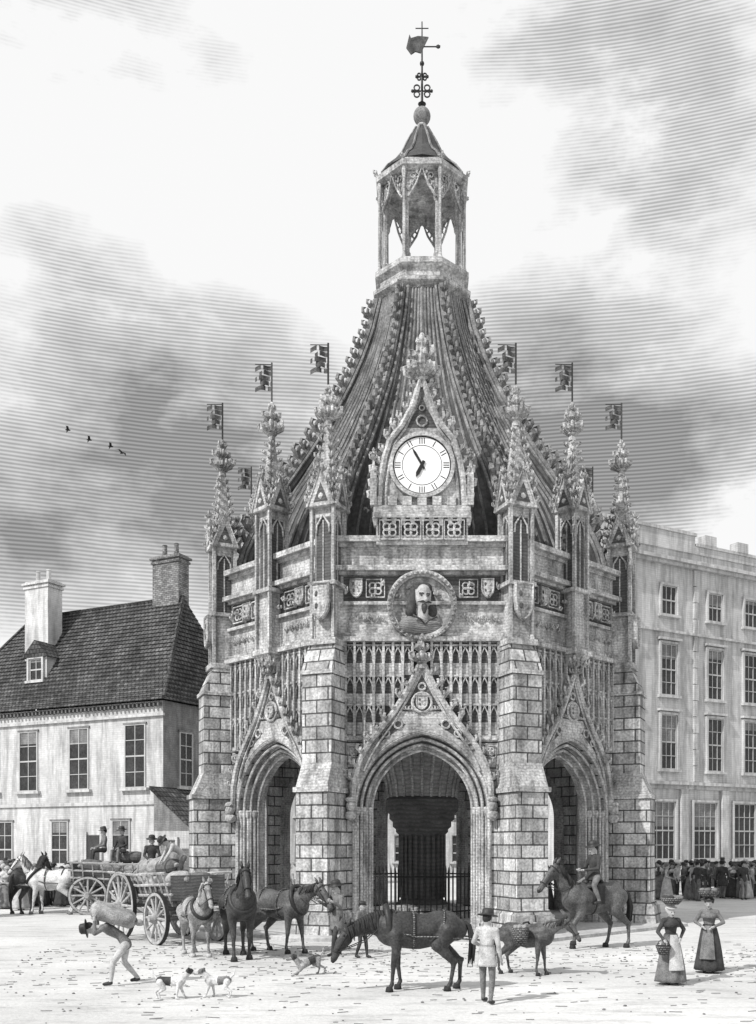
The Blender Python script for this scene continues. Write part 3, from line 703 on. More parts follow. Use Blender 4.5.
# lantern
mb = MB(); o8 = rad(22.5)
mb.lathe([(1.68, 23.0), (1.7, 23.3), (1.95, 23.42), (1.98, 23.55), (1.72, 23.65), (1.7, 23.95), (1.9, 24.08), (1.9, 24.28), (1.6, 24.35)], 8, ph=o8, mi=0)
for k in range(8):
    a = o8 + k * PI / 4; x, y = 1.5 * math.cos(a), 1.5 * math.sin(a)
    mb.lathe([(.16, 24.3), (.16, 24.6), (.09, 24.7), (.085, 26.5), (.14, 26.6), (.16, 26.8)], 8, c=(x, y, 0), mi=0)
    mb.lathe([(.1, 24.3), (.06, 24.5), (.05, 27.2), (.09, 27.5), (.02, 28.0)], 6, c=(x * 1.15, y * 1.15, 0), mi=0)
    mb.M = T4(rz=k * PI / 4); ya = -1.5 * math.cos(o8); hw = 1.5 * math.sin(o8)
    ar = [(hw * .88, 26.6), (hw * .8, 26.95), (hw * .45, 27.25), (0, 27.45)]; arf = ar + [(-x_, z_) for x_, z_ in ar[:-1][::-1]]
    top = [(hw, 26.6), (hw, 27.2), (hw, 27.65), (0, 27.65)]; topf = top + [(-x_, z_) for x_, z_ in top[:-1][::-1]]
    mb.ring(arf, topf, ya - .06, ya + .1, mi=0)
    mb.tube([(x_, ya - .1, z_ + .03) for x_, z_ in arf], .04, 5, mi=0)
    mb.tube([(hw * .9, ya - .16, 26.6), (hw * .4, ya - .17, 27.05), (0, ya - .2, 27.65), (-hw * .4, ya - .17, 27.05), (-hw * .9, ya - .16, 26.6)], .045, 5, mi=0)
    for sx in (1, -1):
        for t in (.2, .4, .6, .8): mb.crocket((sx * hw * (.9 - t * .9), ya - .18, 26.6 + t * 1.0), (sx, 0, .6), .15, mi=0)
    ringp(mb, hw * .55, ya - .1, 27.42, .1, .03, 8); ringp(mb, -hw * .55, ya - .1, 27.42, .1, .03, 8)
    mb.blob((hw * .55, ya - .06, 27.42), (.08, .02, .08), ICO1, 0, 2); mb.blob((-hw * .55, ya - .06, 27.42), (.08, .02, .08), ICO1, 0, 2)  # dark discs painting shaded hollows inside the rings
    mb.M = np.eye(4)
mb.lathe([(1.62, 27.6), (1.84, 27.7), (1.88, 27.88), (1.72, 27.95), (1.6, 28.1), (1.5, 28.2)], 8, ph=o8, mi=0)
mb.lathe([(1.6, 28.12), (1.35, 28.45), (1.02, 28.75), (.78, 29.1), (.6, 29.5), (.45, 29.85), (.22, 30.2), (.1, 30.4)], 16, ph=o8, mi=5)
for k in range(8):
    a = o8 + k * PI / 4; mb.tube([(r * math.cos(a), r * math.sin(a), z) for r, z in ((1.64, 28.1), (1.38, 28.47), (1.04, 28.78), (.8, 29.12), (.62, 29.52), (.24, 30.22))], .045, 5, mi=3)
    mb.crocket((1.78 * math.cos(a), 1.78 * math.sin(a), 27.9), (math.cos(a), math.sin(a), .3), .2, mi=0)
obj('lantern', mb.mesh('lantern', CM), cross)
mb = MB()
mb.lathe([(.18, 30.2), (.2, 30.3), (.12, 30.4)], 14, mi=0)
mb.blob((0, 0, 30.68), .33, ICO3, mi=3)
mb.tube([(0, 0, 30.9), (0, 0, 34.3)], [.06, .025], 6, mi=10); mb.lathe([(.06, 31.1), (.16, 31.15), (.06, 31.2)], 10, mi=10)
for zc, s_ in ((31.65, .36), (32.2, .2)):
    mb.tube([(-s_, 0, zc), (s_, 0, zc)], .03, 5, mi=10); mb.tube([(0, -s_, zc), (0, s_, zc)], .03, 5, mi=10)
    for sx in (1, -1):
        ringp(mb, sx * s_ * .55, 0, zc + s_ * .35, s_ * .3, .03, 10, 10); ringp(mb, sx * s_ * .55, 0, zc - s_ * .35, s_ * .3, .03, 10, 10)
        mb.blob((sx * s_, 0, zc), .07, ICO1, 0, 10)
mb.ring([(-.05, 33.1), (-.25, 33.16), (-.42, 33.05), (-.6, 33.3)], [(.25, 33.7), (-.15, 33.74), (-.42, 33.66), (-.48, 33.8)], -.03, .03, mi=9)
mb.tube([(-.4, 0, 33.35), (.62, 0, 33.35)], .025, 5, mi=10); mb.blob((.62, 0, 33.35), (.1, .03, .09), ICO1, 0, 10)
mb.tube([(-.25, 0, 34.05), (.25, 0, 34.05)], .02, 5, mi=10); mb.blob((0, 0, 32.7), .09, ICO2, 0, 10)
obj('weather_vane', mb.mesh('weather_vane', CM), cross)
# interior
mb = MB()
ip = [(1.15, 0), (1.15, .5), (.95, .62), (.8, .75), (.8, 3.1), (1.0, 3.3), (1.0, 3.4), (1.12, 3.5), (1.12, 3.68), (1.25, 3.8), (1.25, 3.98), (1.38, 4.1), (1.4, 4.5), (1.3, 4.62)]
ip2 = [(1.28, 4.6), (1.36, 5.2), (1.6, 6.0), (2.1, 6.8), (3.2, 7.6), (4.8, 8.2), (6.4, 8.5)]
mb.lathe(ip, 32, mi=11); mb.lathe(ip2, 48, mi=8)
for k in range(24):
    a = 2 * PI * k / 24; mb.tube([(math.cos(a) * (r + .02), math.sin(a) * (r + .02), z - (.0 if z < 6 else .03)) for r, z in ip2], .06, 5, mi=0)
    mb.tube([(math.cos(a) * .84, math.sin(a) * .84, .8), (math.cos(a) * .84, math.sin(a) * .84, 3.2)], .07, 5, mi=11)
mb.lathe([(6.85, 8.55), (6.85, 8.8)], 8, ph=o8, mi=8)
mb.lathe([(1.7, .02), (1.7, .5), (1.2, .55)], 8, ph=o8, mi=0)
obj('central_column_and_vault', mb.mesh('vault', CM), cross)
rail = empty('iron_railing'); mb = MB()
for k in range(8):
    a0, a1 = o8 + k * PI / 4, o8 + (k + 1) * PI / 4; r = 2.5
    p0, p1 = np.array((r * math.cos(a0), r * math.sin(a0))), np.array((r * math.cos(a1), r * math.sin(a1)))
    for z in (.4, 1.65): mb.tube([(*p0, z), (*p1, z)], .03, 5)
    for j in range(9):
        p = p0 + (p1 - p0) * j / 9; mb.tube([(*p, .1), (*p, 1.8), (*p, 2.0)], [.024, .024, .004] if j else [.045, .045, .01], 5)
obj('bars', mb.mesh('bars', [IRON]), rail)
mb = MB(); mb.lathe([(9.9, 0.0), (9.9, .1), (9.85, .12)], 8, ph=o8)
PAVE = surf('flagstone_paving', .42, mott=.25, mscale=.9, bump=.4)
obj('pavement', mb.mesh('pavement', [PAVE]))

# ------------------------------------------------------------ ground
gm, h, b = new_mat('trodden_earth_road')
geo = h.n('ShaderNodeNewGeometry'); P = geo.outputs['Position']
st = h.noise(h.vm('MULTIPLY', P, (.5, 1.7, 1)), 1.3, 7, .75)
big = h.noise(P, .2, 4); fine = h.noise(P, 11, 4, .7)
v = h.m('MULTIPLY', h.mr(big, .35, .65, .84, 1.1), h.mr(fine, .3, .7, .84, 1.1))
v = h.m('MULTIPLY', v, h.mr(st, .34, .5, .66, 1.))
c = h.vm('SCALE', (.55, .55, .545)); h.put(c.node.inputs['Scale'], v); h.put(b.inputs['Base Color'], c); b.inputs['Roughness'].default_value = .95
bp = h.n('ShaderNodeBump'); bp.inputs['Strength'].default_value = .6; bp.inputs['Distance'].default_value = .04; h.put(bp.inputs['Height'], h.m('ADD', fine, st)); h.put(b.inputs['Normal'], bp.outputs[0])
mb = MB(); mb.add([(-1500, -300, 0), (1500, -300, 0), (1500, 2500, 0), (-1500, 2500, 0)], [[0, 1, 2, 3]])
obj('ground', mb.mesh('ground', [gm]))
mb = MB()
for i in range(1500):
    y = random.triangular(-24, -9, -12); x = random.uniform(-10, 10); s_ = random.uniform(.008, .035)
    if random.random() < .5: mb.blob((x, y, s_ * .4), (s_, s_ * .8, s_ * .6), ICO1, .2, 0)
    else:
        a = random.uniform(-.4, .4); L = random.uniform(.05, .22); mb.tube([(x, y, .012), (x + L * math.cos(a), y + L * math.sin(a), .015)], .006, 4, mi=1)
obj('scattered_straw_and_stones', mb.mesh('litter', [surf('pebble', .16, mott=.4), surf('straw', .12, mott=.4)]))

# ------------------------------------------------------------ houses
def window(mb, s0, s1, z0, z1, cols=2, rows=4, y=0, arch_=False, arc=True):
    mb.box(s0, s1, -.012, .1, z0, z1, 2)
    f = .07
    mb.box(s0 - .02, s0 + f, -.07, .05, z0, z1, 3); mb.box(s1 - f, s1 + .02, -.07, .05, z0, z1, 3)
    mb.box(s0 + f, s1 - f, -.068, .05, z1 - f, z1, 3); mb.box(s0 + f, s1 - f, -.068, .05, z0, z0 + f, 3)
    for i in range(1, cols): x = s0 + (s1 - s0) * i / cols; mb.box(x - .025, x + .025, -.045, .05, z0 + f, z1 - f, 3)
    for i in range(1, rows):
        z = z0 + (z1 - z0) * i / rows; w = .045 if i == rows // 2 else .022
        mb.box(s0 + f, s1 - f, -.05, .05, z - w, z + w, 3)
    if random.random() < .6:
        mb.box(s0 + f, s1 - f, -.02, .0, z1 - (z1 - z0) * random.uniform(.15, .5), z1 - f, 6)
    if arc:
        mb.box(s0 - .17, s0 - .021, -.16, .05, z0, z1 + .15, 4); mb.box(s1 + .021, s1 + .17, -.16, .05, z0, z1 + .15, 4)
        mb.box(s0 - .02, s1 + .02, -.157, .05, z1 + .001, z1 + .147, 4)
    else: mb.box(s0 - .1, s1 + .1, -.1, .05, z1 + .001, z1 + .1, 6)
    mb.box(s0 - .25, s1 + .25, -.25, .05, z0 - .16, z0 - .001, 4)
    if arch_: mb.box(s0 - .28, s1 + .28, -.3, .05, z1 + .2, z1 + .34, 4)
def chimney(mb, x, y, z0, z1, w, d, pots=2, mi=5):
    mb.box(x - w / 2, x + w / 2, y - d / 2, y + d / 2, z0, z1, mi)
    for i, p in enumerate((.08, .15)): mb.box(x - w / 2 - p, x + w / 2 + p, y - d / 2 - p, y + d / 2 + p, z1 - .5 + .25 * i, z1 - .36 + .25 * i, mi)
    for i in range(pots):
        px = x + (i - (pots - 1) / 2) * w / max(pots, 1) * .9
        mb.lathe([(.2, z1), (.16, z1 + .15), (.14, z1 + .7), (.18, z1 + .75), (.15, z1 + .8)], 10, c=(px, y, 0), mi=mi)
HM = [PLASTER, TILE, GLASS, FRAME, PLAST2, BRICK, PLAST3, LEAD, WOOD]
ang = math.atan2(-.44, .9)
L = 19.; d0 = np.array((math.cos(ang), math.sin(ang))); corner = np.array((-15.2, 20.0)); org = corner - d0 * L
hs = empty('tiled_house', (org[0], org[1], 0), ang)
mb = MB(); D = 8.; E = 11.3
mb.box(0, L, 0, D, 0, E, 0)
mb.box(L + .001, L + .03, .0, D, 0, E, 6)  # thin darker sheet over the end wall, painting its shaded side
mb.box(-.1, L + .15, -.16, .0, E - .9, E - .76, 4)
for i in range(60): mb.box(.1 + i * .317, .22 + i * .317, -.3, 0, E - .34, E - .12, 8)
mb.box(-.05, L + .1, -.12, 0, 5.2, 5.4, 4)
for s in (2.1, 6.6, 10.9, 14.4): window(mb, L - s - .8, L - s + .8, 6.2, 10.0, 2, 4, arc=False)
for s in (3.2, 8.2, 13.): window(mb, L - s - .7, L - s + .7, 1.6, 4.3, 2, 3, arc=False)
mb.box(L - 5.9, L - 4.8, -.06, 0, .1, 3.4, 7); mb.box(L - 6.05, L - 5.9, -.14, 0, .1, 3.6, 4); mb.box(L - 4.8, L - 4.65, -.14, 0, .1, 3.6, 4)
rz = 18.4; ov = .45
def roofquad(a, b, c, d, n):
    a, b, c, d = [np.array(q, float) for q in (a, b, c, d)]
    nn = nrm(np.cross(b - a, d - a)); nn = nn if nn[2] > 0 else -nn
    for i in range(n):
        t0, t1 = i / n, (i + 1) / n
        p = a + (d - a) * t0 + nn * .07; q = b + (c - b) * t0 + nn * .07; r = b + (c - b) * (t1 + .004) + nn * .01; s_ = a + (d - a) * (t1 + .004) + nn * .01
        mb.add([p, q, r, s_, p - nn * .07, q - nn * .07], [[0, 1, 2, 3], [4, 5, 1, 0]], 1)
r0, r1 = 4.2, L - 1.8
roofquad((-ov, -ov, E), (L + ov, -ov, E), (r1, D / 2, rz), (r0, D / 2, rz), 26)
roofquad((L + ov, -ov, E), (L + ov, D + ov, E), (r1 + .01, D / 2, rz), (r1, D / 2, rz), 26)
roofquad((L + ov, D + ov, E), (-ov, D + ov, E), (r0, D / 2, rz), (r1, D / 2, rz), 26)
roofquad((-ov, D + ov, E), (-ov, -ov, E), (r0, D / 2, rz), (r0 - .01, D / 2, rz), 26)
mb.tube([(-ov, -ov, E + .1), (r0, D / 2, rz + .05), (r1, D / 2, rz + .05), (L + ov, -ov, E + .1)], .14, 6, mi=1)
chimney(mb, L - 3.0, D / 2 + .2, 16.5, 21.2, 2.1, 1.0, 2, 5)
chimney(mb, L - 12.2, D / 2 - 1.6, 14.2, 20.2, 2.1, 1.2, 2, 0)
xd = L - 11.2; mb.box(xd - .9, xd + .9, .9, 4, 13, 15.0, 0); mb.ext([(xd - 1.15, 14.9), (xd + 1.15, 14.9), (xd, 16.0)], .7, 4.2, 1)
mb.M = T4(0, .9, 0); window(mb, xd - .55, xd + .55, 13.4, 14.8, 2, 2)
mb.M = T4(L + .03, 0, 0, rz=PI / 2); window(mb, 1.4, 2.6, 6.3, 9.6, 2, 4, arc=False); window(mb, 4.6, 5.8, 6.3, 9.6, 2, 4, arc=False); mb.M = np.eye(4)
# lean-to shop against the end wall
mb.box(L + .04, L + 3.2, -.8, D - 1, 0, 3.6, 0)
mb.add([(L + .03, -1.2, 6.2), (L + 3.6, -1.2, 3.5), (L + 3.6, D - .8, 3.5), (L + .03, D - .8, 6.2), (L + .03, -1.2, 6.0), (L + 3.6, -1.2, 3.3), (L + 3.6, D - .8, 3.3), (L + .03, D - .8, 6.0)], [[0, 1, 2, 3], [4, 5, 6, 7], [0, 1, 5, 4], [1, 2, 6, 5], [2, 3, 7, 6]], 1)
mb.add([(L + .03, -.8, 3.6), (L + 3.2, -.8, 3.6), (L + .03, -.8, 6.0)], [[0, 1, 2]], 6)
mb.M = T4(0, -.8, 0); window(mb, L + .5, L + 1.7, 1.2, 3.1, 3, 3); mb.box(L + 2.1, L + 2.9, -.04, 0, .1, 2.6, 8); mb.M = np.eye(4)
obj('house_body', mb.mesh('house_body', HM), hs)
# right-hand terrace
ang2 = math.atan2(.499, .867)
tb = empty('georgian_town_house', (10.2, 20.5, 0), ang2)
mb = MB(); L = 30.; D = 12; E = 21.2
mb.box(0, L, 0, D, 0, E, 4)
mb.box(-.05, L, -.12, 0, 6.3, 6.55, 0); mb.box(-.1, L, -.35, 0, 6.551, 6.75, 4)
mb.box(-.1, L, -.2, 0, 16.0, 16.15, 4); mb.box(-.15, L, -.3, 0, 20.2, 20.4, 4); mb.box(-.2, L, -.5, 0, 20.401, 20.6, 4)
mb.box(0, 8.1, -.1, .4, E + .001, 22.3, 4); mb.box(-.05, 8.2, -.18, .45, 22.3, 22.5, 4)
mb.box(8.1, L, -.08, .4, E + .001, 21.7, 4); mb.box(8.2, L, -.16, .45, 21.7, 21.88, 4)
for i in range(5): mb.box(8.9 + i * 2.9, 9.9 + i * 2.9, -.19, .47, 21.88, 22.5, 4)
for z in range(13): mb.box(8.0, 8.4 if z % 2 else 8.25, -.14, 0, 6.8 + z * 1.03, 7.78 + z * 1.03, 0); mb.box(0, .5 if z % 2 else .3, -.06, 0, 6.8 + z * 1.03, 7.78 + z * 1.03, 0)
for s in (2.2, 5.9, 9.9, 13.2, 16.8, 20.4, 24., 27.6):
    window(mb, s - .62, s + .62, 17.1, 18.9, 3, 2); window(mb, s - .65, s + .65, 12.1, 15.3, 3, 4, arch_=True); window(mb, s - .65, s + .65, 7.5, 10.9, 3, 4, arch_=True)
for i in range(8):
    s = .6 + i * 3.6
    window(mb, s + .2, s + 2.2, 1.9, 5.5, 4, 4); mb.box(s + 2.6, s + 3.2, -.22, 0, 0, 6.3, 0); mb.box(s + .1, s + 2.3, -.1, 0, .1, 1.7, 7)
chimney(mb, 4, 6, 20, 23.2, 2.2, 1.2, 0); chimney(mb, 18, 6, 20, 23.4, 2.2, 1.2, 0)
mb.fr(E, .5, L - .5, .6, D - .5, 21.9, 3, L - 3, 4, D - 4, 1)
obj('house_body', mb.mesh('house_body', HM), tb)
for i, (x, w, e, r_) in enumerate(((-14, 8, 8.5, 11.5), (-5.8, 7, 9.5, 12.5), (1.4, 9, 8, 11), (10.6, 8, 9, 12))):
    hb = empty('gabled_house', (x, 44 + (i % 2), 0)); mb = MB()
    mb.box(0, w, 0, 8, 0, e, 0); mb.ext([(-.3, e), (w + .3, e), (w + .3, e + .2), (-.3, e + .2)], -.4, 8.4, 1)
    mb.add([(-.3, -.4, e + .2), (w + .3, -.4, e + .2), (w + .3, 4, r_), (-.3, 4, r_), (-.3, 8.4, e + .2), (w + .3, 8.4, e + .2)], [[0, 1, 2, 3], [3, 2, 5, 4], [0, 3, 4], [1, 5, 2]], 1)
    for s in (1.6, 4., 6.2):
        if s < w - .6: window(mb, s - .5, s + .5, 5.2, 7.2, 2, 3); window(mb, s - .5, s + .5, 1.4, 3.6, 2, 3)
    chimney(mb, w * .8, 4.5, r_ - 1.4, r_ + 1, 1.4, 1, 2)
    obj('house_body', mb.mesh('house_body', HM), hb)
mb = MB(); mb.box(-.5, 30, -3.0, -.01, -.05, .13); o = obj('pavement', mb.mesh('pv', [PAVE]), None, (10.2, 20.5, 0), ang2)
mb = MB(); mb.box(0, 19, -2.6, -.01, -.05, .13); o = obj('pavement', mb.mesh('pv', [PAVE]), None, (org[0], org[1], 0), ang)

# ------------------------------------------------------------ wagons
def wheel(mb, c, r, sp=12):
    old = mb.M; mb.M = old @ T4(*c)
    A_ = [(r * math.cos(t), r * math.sin(t)) for t in np.linspace(0, 2 * PI, 32, endpoint=False)]
    mb.ring(A_, [(x * .88, z * .88) for x, z in A_], -.045, .045, True, 1)
    mb.ring([(x * 1.02, z * 1.02) for x, z in A_], [(x * .995, z * .995) for x, z in A_], -.05, .05, True, 2)
    for k in range(sp):
        a = 2 * PI * k / sp; mb.tube([(.08 * math.cos(a), 0, .08 * math.sin(a)), (r * .9 * math.cos(a), 0, r * .9 * math.sin(a))], [.04, .03], 6, mi=1)
    mb.tube([(0, -.2, 0), (0, -.08, 0), (0, .08, 0), (0, .16, 0)], [.07, .12, .12, .08], 12, mi=1)
    mb.M = old
def wagon(name, loc, yaw, load=True, L=3.2, sc=1.):
    mb = MB(); h2 = L / 2
    for sy in (1, -1):
        wheel(mb, (-h2 + .65, .88 * sy, .88), .88, 14); wheel(mb, (h2 - .55, .82 * sy, .64), .64, 12)
        mb.box(-h2, h2, .6 * sy - .05, .6 * sy + .05, .95, 1.08, 0)
        for z, o_ in ((1.2, .72), (1.45, .8), (1.72, .9)): mb.tube([(-h2 - .1, o_ * sy, z), (0, (o_ + .02) * sy, z - .04), (h2 + .1, o_ * sy, z + .04)], .035, 5, mi=1)
        for k in range(11):
            x = -h2 + .05 + k * (L - .1) / 10; mb.tube([(x, .68 * sy, 1.08), (x, .91 * sy, 1.75)], .026, 5, mi=1)
        mb.add([(-h2, .67 * sy, 1.08), (h2, .67 * sy, 1.08), (h2, .76 * sy, 1.42), (-h2, .76 * sy, 1.42), (-h2, .64 * sy, 1.08), (h2, .64 * sy, 1.08), (h2, .73 * sy, 1.42), (-h2, .73 * sy, 1.42)],
               [[0, 1, 2, 3], [4, 5, 6, 7], [0, 1, 5, 4], [3, 2, 6, 7], [0, 3, 7, 4], [1, 2, 6, 5]], 0)
        mb.tube([(h2 - .3, .35 * sy, .8), (h2 + 1., .4 * sy, .95), (h2 + 2.4, .36 * sy, 1.05)], [.055, .05, .035], 6, mi=1)
    mb.box(-h2, h2, -.66, .66, 1.02, 1.1, 0)
    mb.box(-h2 - .04, -h2, -.72, .72, 1.08, 1.6, 0); mb.box(h2, h2 + .04, -.72, .72, 1.08, 1.7, 0)
    for x, z in ((-h2 + .65, .88), (h2 - .55, .64)): mb.box(x - .07, x + .07, -.85, .85, z - .07, z + .07, 0); mb.box(x - .09, x + .09, -.5, .5, z + .07, 1.02, 0)
    mb.tube([(-h2 + .4, 0, .9), (h2, 0, .8)], .06, 6, mi=0)
    if load:
        for k in range(13):
            x, y_ = -h2 + .4 + (k % 5) * .6, (-.32 if k < 5 else .3 if k < 10 else 0); z = 1.38 + random.uniform(0, .2) + (.35 if k >= 10 else 0)
            v, f = capsule((x - .2, y_, z), (x + .2, y_ + random.uniform(-.1, .1), z + random.uniform(0, .1)), .26, .24, sf=.85); mb.add(v, f, 3 if k % 3 else 4)
            mb.blob((x + .45, y_, z + .05), (.08, .07, .07), ICO2, .1, 3)
    root = empty(name, loc, yaw, sc); obj('wagon_body', mb.mesh('wagon_body', [WOOD, WOODL, IRON, SACK, SACKD]), root); return root
W1 = rad(-50)
wagon('farm_wagon', (-7.5, -8.5, 0), W1, sc=1.15)
wagon('farm_wagon', (-12.1, 2.9, 0), rad(184), L=3.4, sc=1.2)
human('man_unloading_wagon', (-7.1, -8.8, 1.65), rad(-60), pose=dict(pel=(0, .1, .82), wai=(0, .0, .98), che=(0, -.2, 1.1), nek=(0, -.33, 1.2), hed=(0, -.45, 1.26), shL=(.18, -.26, 1.15), shR=(-.18, -.26, 1.15), elL=(.24, -.38, .92), elR=(-.24, -.38, .92), wrL=(.2, -.5, .72), wrR=(-.2, -.5, .72), hiL=(.1, .1, .8), hiR=(-.1, .1, .8), knL=(.12, -.05, .45), knR=(-.12, -.05, .45), face=(0, -.8, -.6)), mats=(CLL, CLM, SKIN, HAIR, LEATH))
def sit(): return dict(knL=(.14, -.42, .88), knR=(-.14, -.42, .88), anL=(.14, -.46, .46), anR=(-.14, -.46, .46), wrL=(.12, -.35, 1.0), wrR=(-.12, -.35, 1.0), elL=(.25, -.06, 1.12), elR=(-.25, -.06, 1.12))
human('wagon_driver', (-13.1, 2.9, 1.6), rad(-60), h=1.9, pose=sit(), mats=(CLM, CLD, SKIN, HAIR, LEATH))
human('seated_passenger', (-12.3, 2.7, 1.6), rad(-20), h=1.9, pose=sit(), mats=(CLD, CLM, SKIN, HAIR, LEATH))
human('wagon_hand', (-8.3, -7.4, 1.45), rad(20), h=1.6, pose=sit(), mats=(CLD, CLM, SKIN, HAIR, LEATH))
horse('cart_horse', (-15.0, 2.2, 0), rad(176), 1.25, COATW, CLM, 'up', collar=True, stride=(.1, -.08, -.1, .1))
horse('cart_horse', (-16.3, 3.0, 0), rad(80), 1.25, COATD, HAIR, 'up', collar=True)
horse('pony', (-5.75, -12.6, 0), rad(-62), 1.0, COATS, CLL, 'up', collar=True, stride=(.12, -.1, -.12, .14))
horse('cart_horse', (-4.55, -13.2, 0), rad(-72), 1.2, COATD, HAIR, 'up', collar=True, stride=(-.12, .14, .1, -.12))
horse('cart_horse', (-3.7, -11.9, 0), rad(-35), 1.12, COATB, HAIR, 'mid', collar=True, stride=(.1, -.12, .1, -.1))
human('carter', (-2.15, -12.7, 0), rad(-50), h=1.85, pose=dict(elL=(.3, -.1, 1.18), wrL=(.3, -.32, 1.3), elR=(-.34, -.05, 1.17), wrR=(-.42, -.25, 1.3), knL=(.1, -.14, .5), anL=(.1, -.2, .08), anR=(-.1, .16, .09)), tail=.62, mats=(CLM, CLD, SKIN, HAIR, LEATH))
human('boy_with_cap', (-1.5, -13.2, 0), rad(60), h=1.4, pose=dict(anL=(.1, -.14, .08), anR=(-.1, .14, .08), knL=(.1, -.1, .5)), mats=(CLM, CLD, SKIN, HAIR, LEATH), hat='cap')
horse('cart_horse', (-.05, -18.6, 0), rad(186), 1.04, COATD, HAIR, 'low', stride=(.06, -.12, .1, -.12), vox=.026, collar=True)
def bask_arm(mb, J, hd):
    p = J['wrR'] + np.array((-.02, -.02, -.12)); mb.lathe([(.1, -.2), (.16, -.04), (.17, 0), (.15, .0)], 14, c=tuple(p), mi=8)
    mb.tube([p + (-.15, 0, 0), p + (-.1, 0, .1), p + (0, 0, .14), p + (.1, 0, .1), p + (.15, 0, 0)], .012, 5, mi=8)
def staff(mb, J, hd):
    w = J['wrL'] + (nrm(J['wrL'] - J['elL']) * .06); mb.tube([(w[0] + .02, w[1] - .1, .01), w, (w[0] - .01, w[1] + .05, 1.5)], .014, 6, mi=8)
human('drover', (1.15, -20.2, 0), rad(150), h=1.62, pose=dict(elL=(.3, -.02, 1.16), wrL=(.3, -.26, 1.08), anL=(.15, -.14, .08), anR=(-.13, .12, .08), knR=(-.11, -.0, .5)), mats=(CLL, CLM, SKIN, HAIR, LEATH), hat='brim', tail=.72, extra=staff, vox=.016)
horse('donkey', (2.25, -16.3, 0), rad(-25), .76, COATB, HAIR, 'mid', ears=1.9, panniers=True, stride=(.05, -.1, .08, -.1), vox=.026)
ry = rad(206); K_ = 1.22
horse('riding_horse', (4.65, -11.0, 0), ry, K_, COATB, HAIR, 'up', stride=(.3, -.06, -.16, .16), saddle=True)
human('horse_rider', (4.65, -11.0, .9), ry + PI / 2, h=1.95, pose=dict(hiL=(.13, 0, .93), hiR=(-.13, 0, .93), knL=(.34, -.25, .74), knR=(-.34, -.25, .74), anL=(.37, -.1, .36), anR=(-.37, -.1, .36), elL=(.27, -.06, 1.14), elR=(-.27, -.06, 1.14), wrL=(.08, -.33, 1.1), wrR=(-.08, -.35, 1.12)), hat='brim', mats=(CLD, CLM, SKIN, HAIR, LEATH), tail=.85)
def sackx(mb, J, hd):
    v, f = capsule((.0, .14, 1.34), (0, -.36, 1.5), .2, .22, sx=1.3, sf=.85, n=28, m=9)
    v = [p * 1. + np.array((.03 * math.sin(p[1] * 17 + p[2] * 9), .0, .03 * math.sin(p[0] * 19 + p[1] * 13))) for p in v]; mb.add(v, f, 9)
    mb.blob((0, .38, 1.26), (.1, .1, .07), ICO2, .2, 9); mb.tube([(-.1, .33, 1.28), (0, .33, 1.34), (.1, .33, 1.28)], .02, 5, mi=8)
human('man_carrying_sack', (-6.05, -17.9, 0), rad(-78), h=1.72, pose=dict(pel=(0, .12, .86), wai=(0, .02, 1.0), che=(0, -.18, 1.12), nek=(0, -.38, 1.18), hed=(0, -.56, 1.16), shL=(.18, -.26, 1.2), shR=(-.18, -.26, 1.2), elL=(.28, -.45, 1.08), elR=(-.28, -.45, 1.08), wrL=(.26, -.46, 1.32), wrR=(-.26, -.46, 1.32), hiL=(.09, .12, .83), hiR=(-.09, .12, .83), knL=(.1, -.12, .47), anL=(.1, -.16, .08), knR=(-.1, .08, .46), anR=(-.1, .36, .12), face=(0, -.9, -.4)), mats=(CLM, CLL, SKIN, HAIR, LEATH), hat='brim', extra=sackx, vox=.016)
def headb(mb, J, hd):
    h0, up, fd, sd = hd; c = h0 + up * .16
    mb.lathe([(.14, 0), (.22, .08), (.25, .15), (.22, .15)], 20, c=tuple(c), mi=8)
    for q in range(16): mb.blob(c + (random.uniform(-.16, .16), random.uniform(-.16, .16), .16), (.07, .06, .05), ICO2, .15, mi=6 if q % 3 else 0)
human('market_woman', (5.0, -17.8, 0), rad(12), h=1.6, female=True, pose=dict(elL=(.34, .05, 1.2), wrL=(.17, -.12, 1.02), elR=(-.3, .02, 1.16), wrR=(-.26, -.2, 1.0)), mats=(CLD, CLM, SKIN, HAIR, LEATH), hat='bonnet', hatm=CLL, extra=lambda m, j, h_: (headb(m, j, h_), bask_arm(m, j, h_)), skirtm=CLM, vox=.016)
human('market_woman', (6.3, -16.0, 0), rad(-25), h=1.66, female=True, pose=dict(elL=(.32, .02, 1.17), wrL=(.14, -.17, 1.08), elR=(-.32, .02, 1.17), wrR=(-.14, -.17, 1.08)), mats=(CLM, CLD, SKIN, HAIR, LEATH), hat='bonnet', hatm=CLD, extra=headb, skirtm=CLD, apron=CLM, vox=.016)
dog('terrier_dog', (-4.55, -19.7, 0), rad(8), 1.0)
dog('terrier_dog', (-3.75, -19.5, 0), rad(172), .95, COATW, CLM)
dog('puppy', (-2.45, -16.4, 0), rad(-150), 1.05, COATS, COATD, 'bow')
def crowd(name, pts, seed):
    random.seed(seed); mb = MB(); M = [CLD, CLM, SKIN, HAIR, LEATH, LEATH, CLM, CLL, WICKER, CLL]
    for (x, y, yaw) in pts:
        b, hk, fm_ = random.choice(CV); mb.M = T4(x, y, 0, rz=yaw, sc=random.uniform(1.0, 1.15))
        mp = random.choice(([0, 1, 2, 3, 4, 5, 6, 7, 8, 9], [1, 0, 2, 3, 4, 5, 0, 7, 8, 9], [7, 0, 2, 3, 4, 7, 1, 7, 8, 9], [7, 1, 2, 3, 4, 1, 7, 1, 8, 9]))
        mb.add(b[0], b[1], [mp[i] for i in b[2]])
    mb.M = np.eye(4); obj(name, mb.mesh(name, M, True, False))
CV = []
